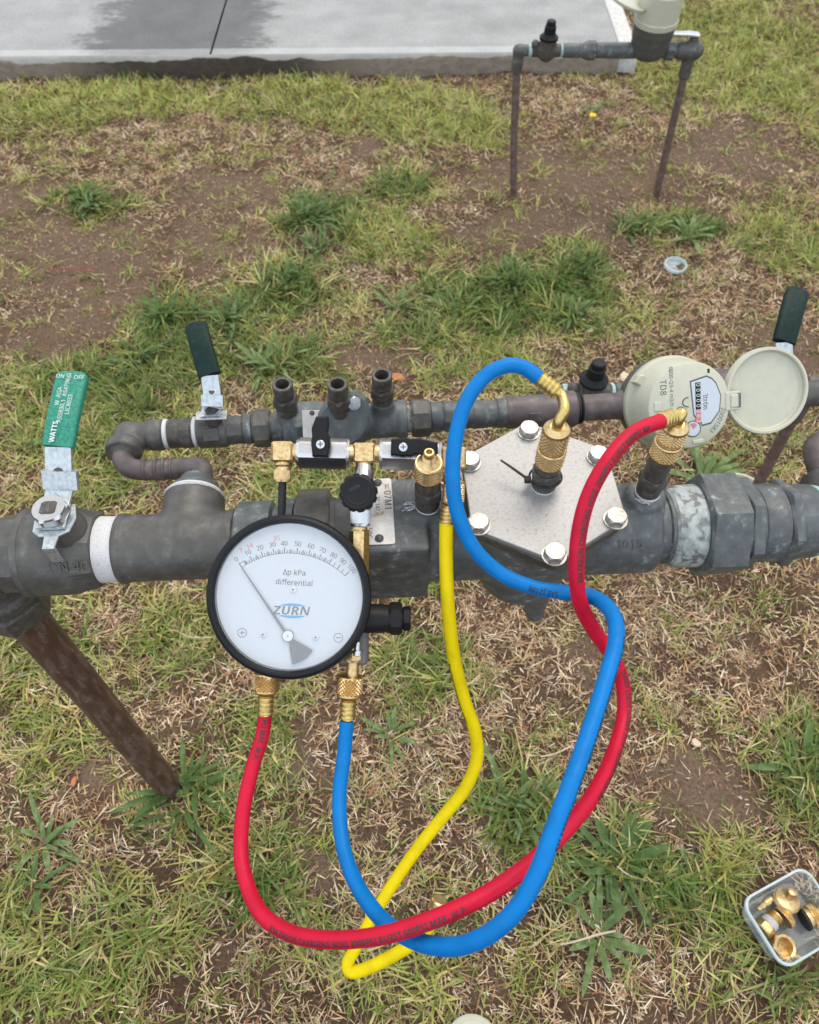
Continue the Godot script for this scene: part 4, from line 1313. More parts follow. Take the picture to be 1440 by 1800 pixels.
func build_meter(a: Node3D, R: Transform3D):
	var m := holder("water_meter", a, "cream water meter with its round lid hanging open")
	var n := Vector3(0.0647, 0.6915, 0.7194).normalized()
	var d := Vector3(0.06, -0.72, 0.69)
	d = (d - n * d.dot(n)).normalized()
	var u := n.cross(d)
	# local axes: X reads down the face, Y to the right, Z out of the face
	m.transform = Transform3D(Basis(d, u, n), Vector3(0.252, 0, -0.1425))
	var out := Transform3D(Basis(Vector3(0, 0, 1), Vector3(1, 0, 0), Vector3(0, 1, 0)), Vector3.ZERO)
	part("chamber", spun([[-34, 20], [-30, 30], [-18, 39], [-6, 43], [6, 44], [10, 41]], out, 48), mt.patina, m)
	part("housing", spun([[8, 43], [11, 44.6], [18, 44.6], [20, 43], [24, 42.2], [52, 39], [54.5, 37.6], [55.2, 36]], out, 64), mt.cream, m)
	part("hanging_loop", slab_mesh([Vector2(-6, -4), Vector2(6, -4), Vector2(6, 3), Vector2(3, 6), Vector2(-3, 6), Vector2(-6, 3)], 20, 34, 1.0, Transform3D(Basis(Vector3(0.6, 0.8, 0), Vector3(-0.8, 0.6, 0), Vector3(0, 0, 1)), Vector3(-0.024, -0.034, 0))), mt.cream, m)
	var at := func(x: float, y: float, z := 55.4) -> Transform3D: return Transform3D(Basis(), Vector3(x, y, z) * 0.001)
	# window: grey surround, pale register, number drum
	var win := [Vector2(-22, 0.5), Vector2(-25.5, 15.7), Vector2(-23, 21), Vector2(-18.4, 25), Vector2(-6.6, 29.5), Vector2(7.6, 28), Vector2(18, 19.5), Vector2(19.4, 11), Vector2(14, 9), Vector2(11, 4.8), Vector2(9, 3.2)]
	part("window_frame", slab_mesh(win, 53, 55.7, 0.3), mt.print_grey, m)
	var inner := []
	for p in win:
		inner.append(Vector2(-2, 14) + (p - Vector2(-2, 14)) * 0.93)
	part("register", slab_mesh(inner, 54, 55.9, 0.2), mt.dial, m)
	part("number_drum", slab_mesh([Vector2(-20, 5.2), Vector2(4, 5.2), Vector2(4, 10), Vector2(-20, 10)], 54, 56.2, 0.2), mt.black, m)
	part("number_drum", slab_mesh([Vector2(4.2, 5.2), Vector2(16, 5.2), Vector2(16, 10), Vector2(4.2, 10)], 54, 56.2, 0.2), mt.drum_red, m)
	var s := Shape.new()
	for k in 8:
		s.lettering("00000063"[k], 0.0040, Transform3D(Basis(), Vector3(-0.0178 + 0.0046 * k, 0.0077, 0.0563)), 0.0002)
	part("digits", s.done(false), mt.print_white, m)
	s = Shape.new()
	s.lettering("Itrón", 0.0046, Transform3D(Basis(Vector3(1, 0, 0), Vector3(-0.25, 1, 0), Vector3(0, 0, 1)), Vector3(-0.002, 0.0145, 0.056)), 0.0002)
	s.lettering("TD8", 0.006, Transform3D(Basis(), Vector3(-0.0185, -0.024, 0.0552)), 0.0003)
	s.lettering("6000-Q3-4 m3/h", 0.0022, Transform3D(Basis(), Vector3(-0.0185, -0.0165, 0.0552)), 0.0003)
	for k in 8:
		var ang := 1.38 - 0.098 * k
		var dirv := Vector3(cos(ang), sin(ang), 0)
		s.lettering("20001583"[k], 0.0042, Transform3D(Basis(Vector3(dirv.y, -dirv.x, 0), dirv, Vector3(0, 0, 1)), dirv * 0.0318 + Vector3(0, 0, 0.0552)), 0.0003)
	part("lettering", s.done(false), mt.print_grey, m)
	part("dial_window", slab_mesh(disc(7.6, 28, 21, 2.5), 53, 55.8, 0.4), mt.needle, m)
	part("small_dial", slab_mesh(disc(6.4, 28, 21, 2.5), 54, 56.1, 0.2), mt.dial, m)
	part("dial_sector", slab_mesh([Vector2(21, 2.5), Vector2(16, -0.5), Vector2(15.5, 4), Vector2(18, 6)], 54.5, 56.4, 0.1), mt.drum_red, m)
	part("button", slab_mesh(disc(4.4, 24, 4, -8.5), 53, 55.8, 0.4), mt.needle, m)
	part("button_face", slab_mesh(disc(3.4, 24, 4, -9), 54, 56.2, 0.3), mt.print_grey, m)
	part("clip_slot", slab_mesh([Vector2(-31, 17), Vector2(-27.5, 17), Vector2(-27.5, 19), Vector2(-31, 19)], 52, 55.6, 0.2), mt.black, m)
	part("clip", slab_mesh([Vector2(31, 2), Vector2(34.5, 2), Vector2(34.5, 12), Vector2(31, 12)], 52, 56.4, 0.5), mt.cream, m)
	part("clip", slab_mesh([Vector2(-6, -33), Vector2(2, -33), Vector2(2, -26), Vector2(-6, -26)], 52, 56.2, 0.5), mt.cream, m)
	s = Shape.new()
	var loop := []
	for i in 11:
		var t := PI * i / 10
		loop.append(Vector3(-3.5 - 4.2 * cos(t), -1.0 - 5.5 * sin(t), 55.4) * 0.001)
	s.tube(PackedVector3Array(loop), 0.0005, 6)
	part("moulded_loop", s.done(), mt.print_grey, m)
	# hinge and open lid
	part("hinge", slab_mesh([Vector2(-9, 33), Vector2(8, 33), Vector2(8, 47), Vector2(-9, 47)], 51, 56, 0.8), mt.cream, m)
	part("hinge_slot", slab_mesh([Vector2(-7, 44), Vector2(6, 44), Vector2(6, 47.5), Vector2(-7, 47.5)], 53, 56.4, 0.2), mt.needle, m)
	part("hinge_tongue", slab_mesh([Vector2(-6, 37.5), Vector2(5.4, 37.5), Vector2(5.4, 45), Vector2(-6, 45)], 52, 57.2, 0.8), mt.cream, m)
	var lid := out
	lid.origin = Vector3(-0.006, 0.0735, 0.048)
	part("lid", spun([[2.0, 0], [2.0, 33.5], [3.0, 35.0], [6.5, 35.6], [7.2, 36.4], [7.0, 38.4], [5, 39], [-1, 38.6], [-4, 36], [-5, 0]], lid, 64), mt.cream, m, "open round cream lid seen from inside")


func build_background_meter():
	stand("far_water_meter", "smaller cream topped water meter on two thin copper posts beside the concrete path", "water meter", Vector3(0.256, 0, -1.905), 0.366, true)
	var p := Vector3(0.2133, 0.345, -0.8247)
	stand("capped_valve_line", "black capped valve on a low pipe just behind the cream meter, mostly hidden", "pipe", Vector3(p.x, 0, p.z), 0.345, false)


func stand(called: String, label: String, category: String, at: Vector3, y: float, metered: bool):
	var b := thing(called, label, category, at)
	var s := Shape.new()
	s.tube(PackedVector3Array([Vector3(0.032, -0.04, 0.02), Vector3(0.012, 0.15, 0.01), Vector3(0, y - 0.04, 0)]), 0.0097, 16)
	part("copper_post", s.done(), mt.post_brown, b)
	s = Shape.new()
	s.tube(PackedVector3Array([Vector3(0.423, -0.04, 0.0), Vector3(0.413, 0.15, 0.0), Vector3(0.404, y - 0.04, 0.0)]), 0.0097, 16)
	part("copper_post", s.done(), mt.post_brown, b)
	part("elbow", cast([{"at": Vector3(0, y - 0.05, 0), "to": Vector3(0, y - 0.02, 0), "r": 0.013, "flat": true}, {"at": Vector3(0, y - 0.03, 0), "to": Vector3(0, y, 0), "r": 0.0125}, {"at": Vector3(0, y, 0), "to": Vector3(0.022, y, 0), "r": 0.0125}], 0.003, 0.006), mt.patina, b)
	part("thread_tape", spun([[22, 11], [23, 13.5], [30, 13.5], [31, 11]], Transform3D(Basis(), Vector3(0, y, 0)), 20), mt.tape_teal, b)
	part("valve_body", cast([{"at": Vector3(0.03, y, 0), "to": Vector3(0.098, y, 0), "r": 0.014, "flat": true}, {"at": Vector3(0.066, y - 0.006, 0), "to": Vector3(0.066, y + 0.02, 0), "r": 0.019}, {"at": Vector3(0.04, y + 0.01, 0.006), "to": Vector3(0.036, y + 0.018, 0.008), "r": 0.009}], 0.003, 0.006), mt.dark_metal, b)
	part("valve_cap", spun([[22, 17], [25, 22], [30, 22], [33, 18], [37, 14], [52, 13], [54, 11], [62, 10.5], [64, 9]], axis(Vector3(0.066, y, 0), Vector3(0.03, 1, 0)), 24), mt.bezel, b)
	part("thread_tape", spun([[97, 11], [98, 13.5], [103, 13.5], [104, 11]], Transform3D(Basis(), Vector3(0, y, 0)), 20), mt.tape_teal, b)
	part("pipe_run", spun([[103, 12], [105, 15], [145, 15.5], [148, 14], [152, 17], [164, 19, 8], [178, 19, 8], [182, 16], [240, 17], [262, 17], [340, 15], [345, 19, 8], [362, 19, 8], [364, 15], [385, 17], [392, 20], [408, 20]], Transform3D(Basis(), Vector3(0, y, 0)), 32), mt.patina_green, b)
	if metered:
		var up := axis(Vector3(0.303, y, 0), Vector3(0.01, 1, 0.05))
		part("meter_chamber", spun([[-14, 16], [-10, 34], [4, 41], [10, 43], [26, 44], [30, 45.5], [40, 46], [44, 47], [58, 48], [60, 45]], up, 40), mt.patina, b)
		part("meter_housing", spun([[58, 46], [61, 49], [72, 50], [74, 48.5], [112, 47.5], [126, 47], [130, 44], [131, 0]], up, 48), mt.cream, b)
		part("meter_lid", spun([[0, 0], [0, 42], [2, 45], [7, 46], [9, 43], [4, 40], [4, 0]], axis(Vector3(0.225, y + 0.105, 0.012), Vector3(0.35, 1, 0.0)), 40), mt.cream, b, "tilted open cream lid left of the housing")
	else:
		part("check_valve", spun([[225, 17], [228, 30], [250, 36], [275, 36], [300, 28], [303, 17]], Transform3D(Basis(), Vector3(0, y, 0)), 32), mt.plum, b)
	part("end_valve", cast([{"at": Vector3(0.38, y, 0), "to": Vector3(0.414, y, 0), "r": 0.02}, {"at": Vector3(0.404, y, 0), "to": Vector3(0.404, y - 0.06, 0), "r": 0.0145, "flat": true}, {"at": Vector3(0.404, y, 0), "to": Vector3(0.404, y + 0.03, 0), "r": 0.011, "flat": true}], 0.003, 0.006), mt.patina, b)
	if metered:
		s = Shape.new()
		s.strap([Vector3(0.412, y + 0.034, 0), Vector3(0.39, y + 0.036, 0), Vector3(0.338, y + 0.036, 0.0)], [0.011, 0.011, 0.007], [0.003, 0.003, 0.0025], Vector3(0, 0, 1), 0.3)
		part("valve_lever", s.done(), mt.zinc, b)


# ---------------------------------------------------------------- gauge with its manifold


func knurled_nut(parent: Node3D, called: String, t: Transform3D, len: float, r: float, material: Material):
	# knurled swivel nut along +X of t, len and r in mm, with shoulders
	var s := Shape.new()
	s.turned([[0, r * 0.8], [0.6, r * 0.98], [1.2, r * 0.98]], t, 32)
	s.knurl(1.2, len - 3.2, r * 0.95, r * 0.12, 20, 9, t)
	s.turned([[len - 3.2, r * 0.98], [len - 2.4, r * 0.99], [len - 0.8, r * 0.86], [len, r * 0.6]], t, 32)
	part(called, s.done(), material, parent)


func ferrule_rows(x: float, len: float, r: float) -> Array:
	# crimped sleeve with four rings
	var out := [[x, r * 0.8], [x + 0.5, r * 0.96]]
	for i in 4:
		var b := x + 0.8 + (len - 1.6) * i / 4.0
		var w := (len - 1.6) / 4.0
		out.append_array([[b + w * 0.08, r * 0.88], [b + w * 0.25, r], [b + w * 0.75, r], [b + w * 0.92, r * 0.88]])
	out.append([x + len - 0.4, r * 0.97])
	out.append([x + len, r * 0.9])
	return out


func build_gauge():
	var g := thing("pressure_gauge", "round white differential pressure gauge in black bezel with brass and steel valve manifold", "pressure gauge", Vector3(-0.088, 0.7139, -0.2647))
	g.rotation_degrees.x = -55
	var face := Transform3D(Basis(Vector3(0, 0, 1), Vector3(1, 0, 0), Vector3(0, 1, 0)), Vector3.ZERO)
	var s := Shape.new()
	s.turned([[-30, 40], [-28, 56], [-10, 58], [-8, 60], [-2, 60.2], [0, 59.2], [1.2, 57.2], [1.0, 55.6], [-0.6, 54.6], [-5, 53.6], [-7.5, 53.4]], face, 96, false)
	part("bezel", s.done(), mt.bezel, g)
	s = Shape.new()
	s.turned([[-7, 0], [-7, 54]], face, 96, false)
	s.st.set_smooth_group(1)
	part("dial", slab_mesh(disc(54, 96), -8, -6, 0.1), mt.dial, g)
	part("glass", slab_mesh(disc(53.8, 96), -2.6, -1.6, 0.1), mt.glass, g)
	part("back_housing", slab_mesh(disc(44, 48), -46, -29, 2.0), mt.black, g)
	# scale
	var px := 0.413
	var piv := Vector2(-2.6 * px, -69.7 * px)
	var known := [-34.2, -25.8, -17.7, -9.8, -2.4, 6.1, 14.4, 22.0, 29.6, 36.4, 43.6]
	var ang_at := func(v: float) -> float:
		var i := clampi(int(v / 10.0), 0, 9)
		return deg_to_rad(lerpf(known[i], known[i + 1], v / 10.0 - i))
	var pol := func(r: float, a: float) -> Vector2: return piv + Vector2(sin(a), cos(a)) * r
	var black := Shape.new()
	var bar := func(sh: Shape, a: Vector2, b: Vector2, w: float, z: float):
		var dir := (b - a).normalized()
		var nn := Vector2(-dir.y, dir.x) * w / 2
		sh.prism([a - nn, b - nn, b + nn, a + nn], z, z + 0.12)
	var R0 := 60.6
	for i in 40:
		bar.call(black, pol.call(R0, deg_to_rad(-34.2 + 77.8 * i / 40.0)), pol.call(R0, deg_to_rad(-34.2 + 77.8 * (i + 1.02) / 40.0)), 0.32, -5.99)
	for v in range(0, 101):
		if v > 80 and v % 5 != 0 or v % 2 == 1 and v % 5 != 0 or v < 4 and v > 0:
			continue
		var a: float = ang_at.call(float(v))
		bar.call(black, pol.call(R0, a), pol.call(R0 + (4.2 if v % 10 == 0 else 3.2 if v % 5 == 0 else 2.3), a), 0.55 if v % 10 == 0 else 0.42, -5.96)
	bar.call(black, pol.call(R0 - 2.2, deg_to_rad(-34.2)), pol.call(R0 + 3.0, deg_to_rad(-34.2)), 0.4, -5.95)
	bar.call(black, pol.call(R0 + 3.0, deg_to_rad(-34.2)), pol.call(R0 + 3.0, deg_to_rad(-30.2)), 0.4, -5.94)
	bar.call(black, pol.call(R0, deg_to_rad(-30.2)), pol.call(R0 + 3.0, deg_to_rad(-30.2)), 0.4, -5.95)
	part("scale_marks", black.done(), mt.print_black, g)
	var letter := func(sh: Shape, txt: String, p: Vector2, turn: float, h: float, z := -5.95):
		sh.lettering(txt, h * 0.001, Transform3D(Basis(Vector3(0, 0, 1), -turn), Vector3(p.x, p.y, z) * 0.001), 0.00012)
	s = Shape.new()
	for v in range(0, 101, 10):
		var a: float = ang_at.call(float(v))
		var rr := 67.4
		var p: Vector2 = pol.call(rr + 0.4, a)
		letter.call(s, str(v), p, a * 1.05, 3.5)
	letter.call(s, "Δp kPa", Vector2(8.5 * px, (1050 - 1007.5) * px), 0.06, 4.2)
	letter.call(s, "differential", Vector2(8 * px, (1050 - 1025.5) * px), 0.06, 4.2)
	part("dial_lettering", s.done(false), mt.print_black, g)
	s = Shape.new()
	for v in [7.0, 14.0, 35.0]:
		var a: float = ang_at.call(v)
		var hi: float = 9.0 if v == 35.0 else 8.6
		bar.call(s, pol.call(R0 + 0.4, a), pol.call(R0 + hi - 1.0, a), 0.34, -5.93)
		letter.call(s, str(int(v)), pol.call(R0 + hi + 2.4, a - 0.012), a, 3.5)
	part("red_marks", s.done(), mt.print_red, g)
	# maker's badge
	var bc := Vector2(5.4 * px, -25.5 * px)
	part("badge", slab_mesh(disc(12.8, 40, bc.x, bc.y, 5.5), -6.05, -5.93, 0.0, Transform3D(Basis(Vector3(0, 0, 1), -0.03), Vector3.ZERO)), mt.print_blue, g)
	part("badge_band", slab_mesh([bc + Vector2(-13.5, -3.0), bc + Vector2(12.5, -3.8), bc + Vector2(13.5, 2.9), bc + Vector2(-12.5, 3.9)], -6.05, -5.86), mt.dial, g)
	s = Shape.new()
	s.lettering("ZURN", 0.0063, Transform3D(Basis(Vector3(1.22, -0.04, 0), Vector3(0.22, 1, 0), Vector3(0, 0, 1)), Vector3(bc.x - 0.5, bc.y, -5.84) * 0.001), 0.00012, true)
	part("badge_lettering", s.done(false), mt.print_grey, g)
	# plus and minus in rings
	for q in [Vector2(-84.6, -64.6), Vector2(86.4, -73.4)]:
		s = Shape.new()
		var c: Vector2 = q * px
		var ring := []
		for i in 25:
			ring.append(Vector3(c.x + 3.3 * cos(T * i / 24), c.y + 3.3 * sin(T * i / 24), -5.95) * 0.001)
		s.tube(PackedVector3Array(ring), 0.0002, 5)
		bar.call(s, c - Vector2(1.9, 0), c + Vector2(1.9, 0), 0.45, -5.97)
		if q.x < 0:
			bar.call(s, c - Vector2(0, 1.9), c + Vector2(0, 1.9), 0.45, -5.96)
		part("plus_mark" if q.x < 0 else "minus_mark", s.done(), mt.print_black, g)
	for q in [Vector2(6.4, 12.4), Vector2(-47, -67), Vector2(46.6, -72.4)]:
		var c: Vector2 = q * px
		s = Shape.new()
		s.turned([[-6.0, 2.4], [-5.2, 2.3], [-4.8, 1.5], [-4.7, 0]], face.translated(Vector3(c.x, c.y, 0) * 0.001), 20, false)
		var sc := part("screw", s.done(), mt.steel, g)
		part("cross_slot", slab_mesh([c + Vector2(-1.3, -0.3), c + Vector2(1.3, -0.3), c + Vector2(1.3, 0.3), c + Vector2(-1.3, 0.3)], -5.0, -4.6), mt.needle, sc)
		part("cross_slot", slab_mesh([c + Vector2(-0.3, -1.3), c + Vector2(0.3, -1.3), c + Vector2(0.3, 1.3), c + Vector2(-0.3, 1.3)], -5.0, -4.57), mt.needle, sc)
	# needle
	var tip: Vector2 = pol.call(R0 + 0.5, deg_to_rad(-34.0))
	var dn := (tip - piv).normalized()
	var sd := Vector2(-dn.y, dn.x)
	part("needle", slab_mesh([piv - sd * 1.0, tip - sd * 0.35, tip + sd * 0.35, piv + sd * 1.0], -4.6, -4.2), mt.needle, g)
	var tail := [piv]
	for i in 9:
		var a := deg_to_rad(lerpf(8.7, 60.0, i / 8.0))
		tail.append(piv + Vector2(sin(a), -cos(a)) * 21.0)
	part("needle_tail", slab_mesh(tail, -4.65, -4.15), mt.needle, g)
	part("hub_ring", slab_mesh(disc(4.4, 32, piv.x, piv.y), -4.8, -4.0, 0.1), mt.needle, g)
	part("hub", slab_mesh(disc(3.9, 32, piv.x, piv.y), -4.7, -3.7, 0.2), mt.print_white, g)
	part("hub_pin", slab_mesh(disc(0.5, 12, piv.x, piv.y), -4.7, -3.5, 0.05), mt.copper, g)
	# ---- manifold: everything behind and around the dial
	var z := -16.0
	var rowy: float = Vector3(0.022, 0.1073, -0.036).y * 1000
	var block := func(called: String, c: Vector3, size: Vector3, b: float, mm: Material): part(called, _box(size, b, c), mm, g)
	var el := Vector3(-0.0097, 0.1082, -0.036)
	block.call("brass_elbow", el * 1000, Vector3(16.5, 16.0, 15), 1.6, mt.brass)
	part("elbow_stub", spun([[0, 6.6], [3, 7.4], [5, 6.6], [7, 6.6], [8, 7.2], [11, 6.4]], Transform3D(Basis(), el + Vector3(0.008, 0, 0)), 28), mt.brass, g)
	var dn3 := Vector3(0, -1, 0)
	part("elbow_stub", spun([[0, 6.8], [2, 7.2], [3.5, 6.2], [5, 6.2]], axis(el + Vector3(0, -0.008, 0), dn3), 28), mt.brass, g)
	part("compression_nut", spun(nut(0, 10.5, 6.4), axis(el + Vector3(-0.0005, -0.0125, 0), dn3).rotated_local(Vector3.RIGHT, 0.5), 36), mt.brass, g)
	s = Shape.new()
	s.tube(PackedVector3Array([el + Vector3(-0.0005, -0.022, 0), el + Vector3(-0.001, -0.035, -0.001), el + Vector3(-0.002, -0.07, 0.0)]), 0.0031, 16)
	part("black_tube", s.done(), mt.rubber, g)
	var v1: Vector3 = Vector3(0.0013, 0.1078, -0.036)
	var v1b: Vector3 = Vector3(0.0418, 0.1069, -0.036)
	var vl := (v1b - v1).length() * 1000
	part("steel_valve", spun(nut(0, vl, 11.0), axis(v1, v1b - v1, Vector3(0, 0.94, 0.34)), 36), mt.steel, g)
	var te: Vector3 = Vector3(0.0532, 0.1073, -0.036)
	part("tee_stub", spun([[-14, 6.4], [-11, 7.2], [-8, 6.6], [8, 6.6], [11, 7.2], [14, 6.4]], Transform3D(Basis(), te), 28), mt.brass, g)
	block.call("brass_tee", te * 1000, Vector3(16.5, 15.5, 15), 1.4, mt.brass)
	part("tee_stub", spun([[6, 6.6], [9, 7.0], [10.5, 6.2], [13, 6.2]], axis(te, dn3), 28), mt.brass, g)
	var v2: Vector3 = Vector3(0.0651, 0.1073, -0.036)
	var v2b: Vector3 = Vector3(0.1122, 0.1056, -0.036)
	part("steel_valve", spun(nut(0, (v2b - v2).length() * 1000, 11.0), axis(v2, v2b - v2, Vector3(0, 0.94, 0.34)), 36), mt.steel, g)
	var lev := func(c: Vector3, ang: float, long: float):
		var t := Transform3D(Basis(Vector3(0, 0, 1), ang), c)
		var k := part("valve_lever", _mesh2([[[Vector2(-6.2, -9), Vector2(5.6, -9.4), Vector2(6.6, -3), Vector2(6.8, 6), Vector2(5.2, 9), Vector2(6.2, 16), Vector2(5.6, long), Vector2(-3.5, long), Vector2(-6.8, 12), Vector2(-6.4, 6), Vector2(-7.2, 2)], 2.0, 9.5, 1.2], [disc(7.2, 28), -1.0, 8.6, 0.8]], t), mt.black, g)
		part("lever_screw", spun([[9.4, 3.4], [10.2, 3.2], [10.6, 2.0], [10.7, 0]], Transform3D(Basis(Vector3(0, 0, 1), Vector3(1, 0, 0), Vector3(0, 1, 0)), c), 24), mt.steel, k)
		part("cross_slot", slab_mesh([Vector2(-2, -0.45), Vector2(2, -0.45), Vector2(2, 0.45), Vector2(-2, 0.45)], 10.2, 10.9, 0.0, t), mt.needle, k)
		part("cross_slot", slab_mesh([Vector2(-0.45, -2), Vector2(0.45, -2), Vector2(0.45, 2), Vector2(-0.45, 2)], 10.2, 10.95, 0.0, t), mt.needle, k)
	lev.call(Vector3(0.0214, 0.1126, -0.026), 0.0, 21.0)
	lev.call(Vector3(0.0833, 0.1105, -0.026), -1.57, 26.0)
	var cr: Vector3 = Vector3(0.1219, 0.1034, -0.036)
	block.call("brass_cross", cr * 1000, Vector3(19, 17, 15), 1.4, mt.brass)
	knurled_nut(g, "knurled_nut", axis(Vector3(0.1219, 0.0673, -0.036), Vector3(0.03, 1, 0)), 20.0, 8.2, mt.brass)
	# needle valve leg with the black knob
	part("valve_stem_steel", spun([[0, 6.8], [1, 7.6], [34, 7.6], [35, 6.8]], axis(Vector3(0.0532, 0.0963, -0.036), Vector3(0.0522, 0.0598, -0.018) - Vector3(0.0532, 0.0963, -0.036)), 32), mt.steel, g)
	part("hex_adapter", spun(nut(0, 14, 7.4), axis(Vector3(0.0514, 0.0654, -0.016), dn3).rotated_local(Vector3.RIGHT, 0.52), 36), mt.steel, g)
	part("brass_adapter", spun([[0, 5.8], [2, 6.2], [3, 6.6, 6], [46, 6.6, 6], [48, 6.0]], axis(Vector3(0.0506, 0.0509, -0.016), Vector3(-0.02, -1, -0.02)), 36), mt.brass, g)
	var kn: Vector3 = Vector3(0.0507, 0.0759, 0.004)
	var kt := axis(kn, Vector3(-0.10, 0.04, 1.0))
	s = Shape.new()
	var prof := [[-13, 9.0], [-12, 11.8], [-2.5, 13.4], [-0.6, 13.0], [0.3, 11.4], [0.1, 10.9], [0.1, 0.0]]
	s.turned(prof, kt, 60)
	for i in 12:
		var a := T * i / 12 + 0.15
		var q := kt.basis.y * cos(a) + kt.basis.z * sin(a)
		s.strap([kt * Vector3(-0.0115, 0.0119 * cos(a), 0.0119 * sin(a)), kt * Vector3(-0.0026, 0.0133 * cos(a), 0.0133 * sin(a))], [0.0022, 0.0024], [0.0010, 0.0010], kt.basis.x.cross(q), 0.5)
	var knob := part("knob", s.done(), mt.black, g)
	s = Shape.new()
	var arc := []
	for i in 15:
		var a := 2.0 + 3.2 * i / 14.0
		arc.append(kt * Vector3(0.0002, 0.0085 * cos(a), 0.0085 * sin(a)))
	s.tube(PackedVector3Array(arc), 0.0004, 6)
	s.strap([kt * Vector3(0.0003, 0.0052, -0.0015), kt * Vector3(0.0003, 0.0015, 0.0060)], [0.0014, 0.0014], [0.0003, 0.0003], kt.basis.z, 0.3)
	for k in 4:
		s.strap([kt * Vector3(0.0006, 0.0047 - 0.0008 * k, -0.0004 + 0.0016 * k), kt * Vector3(0.0006, 0.0044 - 0.0008 * k, 0.0004 + 0.0016 * k)], [0.0009, 0.0009], [0.0003, 0.0003], kt.basis.z, 0.3)
	part("raised_mark", s.done(), mt.rubber, knob)
	# black side port with cap nuts
	var sp: Vector3 = Vector3(0.0536, -0.0184, -0.022)
	part("side_port", spun([[0, 11], [14, 11], [15.5, 10.4], [18.8, 10.4]], Transform3D(Basis(), sp), 36), mt.black, g)
	part("port_nut", spun(nut(18.8, 29, 11.0), Transform3D(Basis(), sp).rotated_local(Vector3.RIGHT, 0.4), 36), mt.black, g)
	part("cap_nut", spun(nut(29, 35.5, 8.4), Transform3D(Basis(), sp).rotated_local(Vector3.RIGHT, 0.2), 36), mt.black, g)
	part("steel_screw", spun([[0, 2.5], [6, 2.5], [6.4, 3.6], [10, 3.6], [10.6, 2.6]], axis(Vector3(0.049, -0.0348, -0.015), Vector3(0, -1, 0)), 20), mt.steel, g)
	block.call("back_block", Vector3(0.0453, -0.023, -0.03) * 1000, Vector3(22, 60, 24), 1.5, mt.needle)
	# outlets at the bottom: brass hex and swivel nuts
	part("outlet_hex", spun([[0, 5.5], [2, 5.8]] + nut(2, 11, 6.2) + [[11.5, 4.8], [20, 4.8], [24, 4.6]], axis(Vector3(0.0456, -0.0395, -0.02), Vector3(-0.03, -1, 0)).rotated_local(Vector3.RIGHT, 0.5), 36), mt.brass, g)
	part("outlet_hex", spun(nut(0, 12, 6.6), axis(Vector3(-0.0178, -0.0515, -0.02), Vector3(-0.03, -1, 0)), 36), mt.brass, g)


func _box(size: Vector3, b: float, c: Vector3) -> ArrayMesh:
	var s := Shape.new()
	s.box(size, b, Transform3D(Basis(), c * 0.001))
	return s.done()


func _mesh2(list: Array, t: Transform3D) -> ArrayMesh:
	var s := Shape.new()
	for l in list:
		s.prism(l[0], l[1], l[2], l[3], t)
	return s.done()


# ---------------------------------------------------------------- hoses
func print_along(path: PackedVector3Array, fr: Array, r: float, txt: String, start: float, height: float, side: float, sh: Shape):
	# lettering wrapped on the hose: runs along the path from `start`, turned `side` radians round it from the upper front
	var acc := PackedFloat32Array([0.0])
	for i in range(1, path.size()):
		acc.append(acc[-1] + path[i].distance_to(path[i - 1]))
	var tm := TextMesh.new()
	var f := SystemFont.new()
	f.font_names = PackedStringArray(["Droid Sans"])
	f.font_weight = 700
	tm.font = f
	tm.font_size = 32
	tm.pixel_size = height / 24.0
	tm.depth = 0.0
	tm.curve_step = 6.0
	tm.horizontal_alignment = HORIZONTAL_ALIGNMENT_LEFT
	tm.text = txt
	var arr := tm.get_mesh_arrays()
	var vs: PackedVector3Array = arr[Mesh.ARRAY_VERTEX]
	var ix: PackedInt32Array = arr[Mesh.ARRAY_INDEX]
	var ref := Vector3(0, 0.819, 0.574)
	var place := func(v: Vector3) -> Vector3:
		var s := clampf(start + v.x * 0.86, 0.0, acc[-1] - 0.0001)
		var i := clampi(acc.bsearch(s) - 1, 0, path.size() - 2)
		var t := (s - acc[i]) / maxf(1e-6, acc[i + 1] - acc[i])
		var p := path[i].lerp(path[i + 1], t)
		var d := (fr[i].x as Vector3).lerp(fr[i + 1].x, t).normalized()
		var n := (ref - d * ref.dot(d)).normalized()
		var left := n.cross(d)
		var a := side + v.y / r
		return p + (n * cos(a) + left * sin(a)) * (r + 0.00018)
	var todo := []
	for i in range(0, ix.size(), 3):
		todo.append([vs[ix[i]], vs[ix[i + 1]], vs[ix[i + 2]]])
	while todo:
		var t: Array = todo.pop_back()
		var k := 0
		for q in 3:
			if absf(t[q].y - t[(q + 1) % 3].y) > absf(t[k].y - t[(k + 1) % 3].y):
				k = q
		if absf(t[k].y - t[(k + 1) % 3].y) > 0.0012:
			var mid: Vector3 = (t[k] + t[(k + 1) % 3]) / 2
			todo.append([t[k], mid, t[(k + 2) % 3]])
			todo.append([mid, t[(k + 1) % 3], t[(k + 2) % 3]])
		else:
			sh.tri(place.call(t[0]), place.call(t[1]), place.call(t[2]), -1)


func along(path: PackedVector3Array, p: Vector3) -> float:
	var acc := 0.0
	var best := 1e9
	var out := 0.0
	for i in path.size():
		if i > 0:
			acc += path[i].distance_to(path[i - 1])
		if path[i].distance_to(p) < best:
			best = path[i].distance_to(p)
			out = acc
	return out


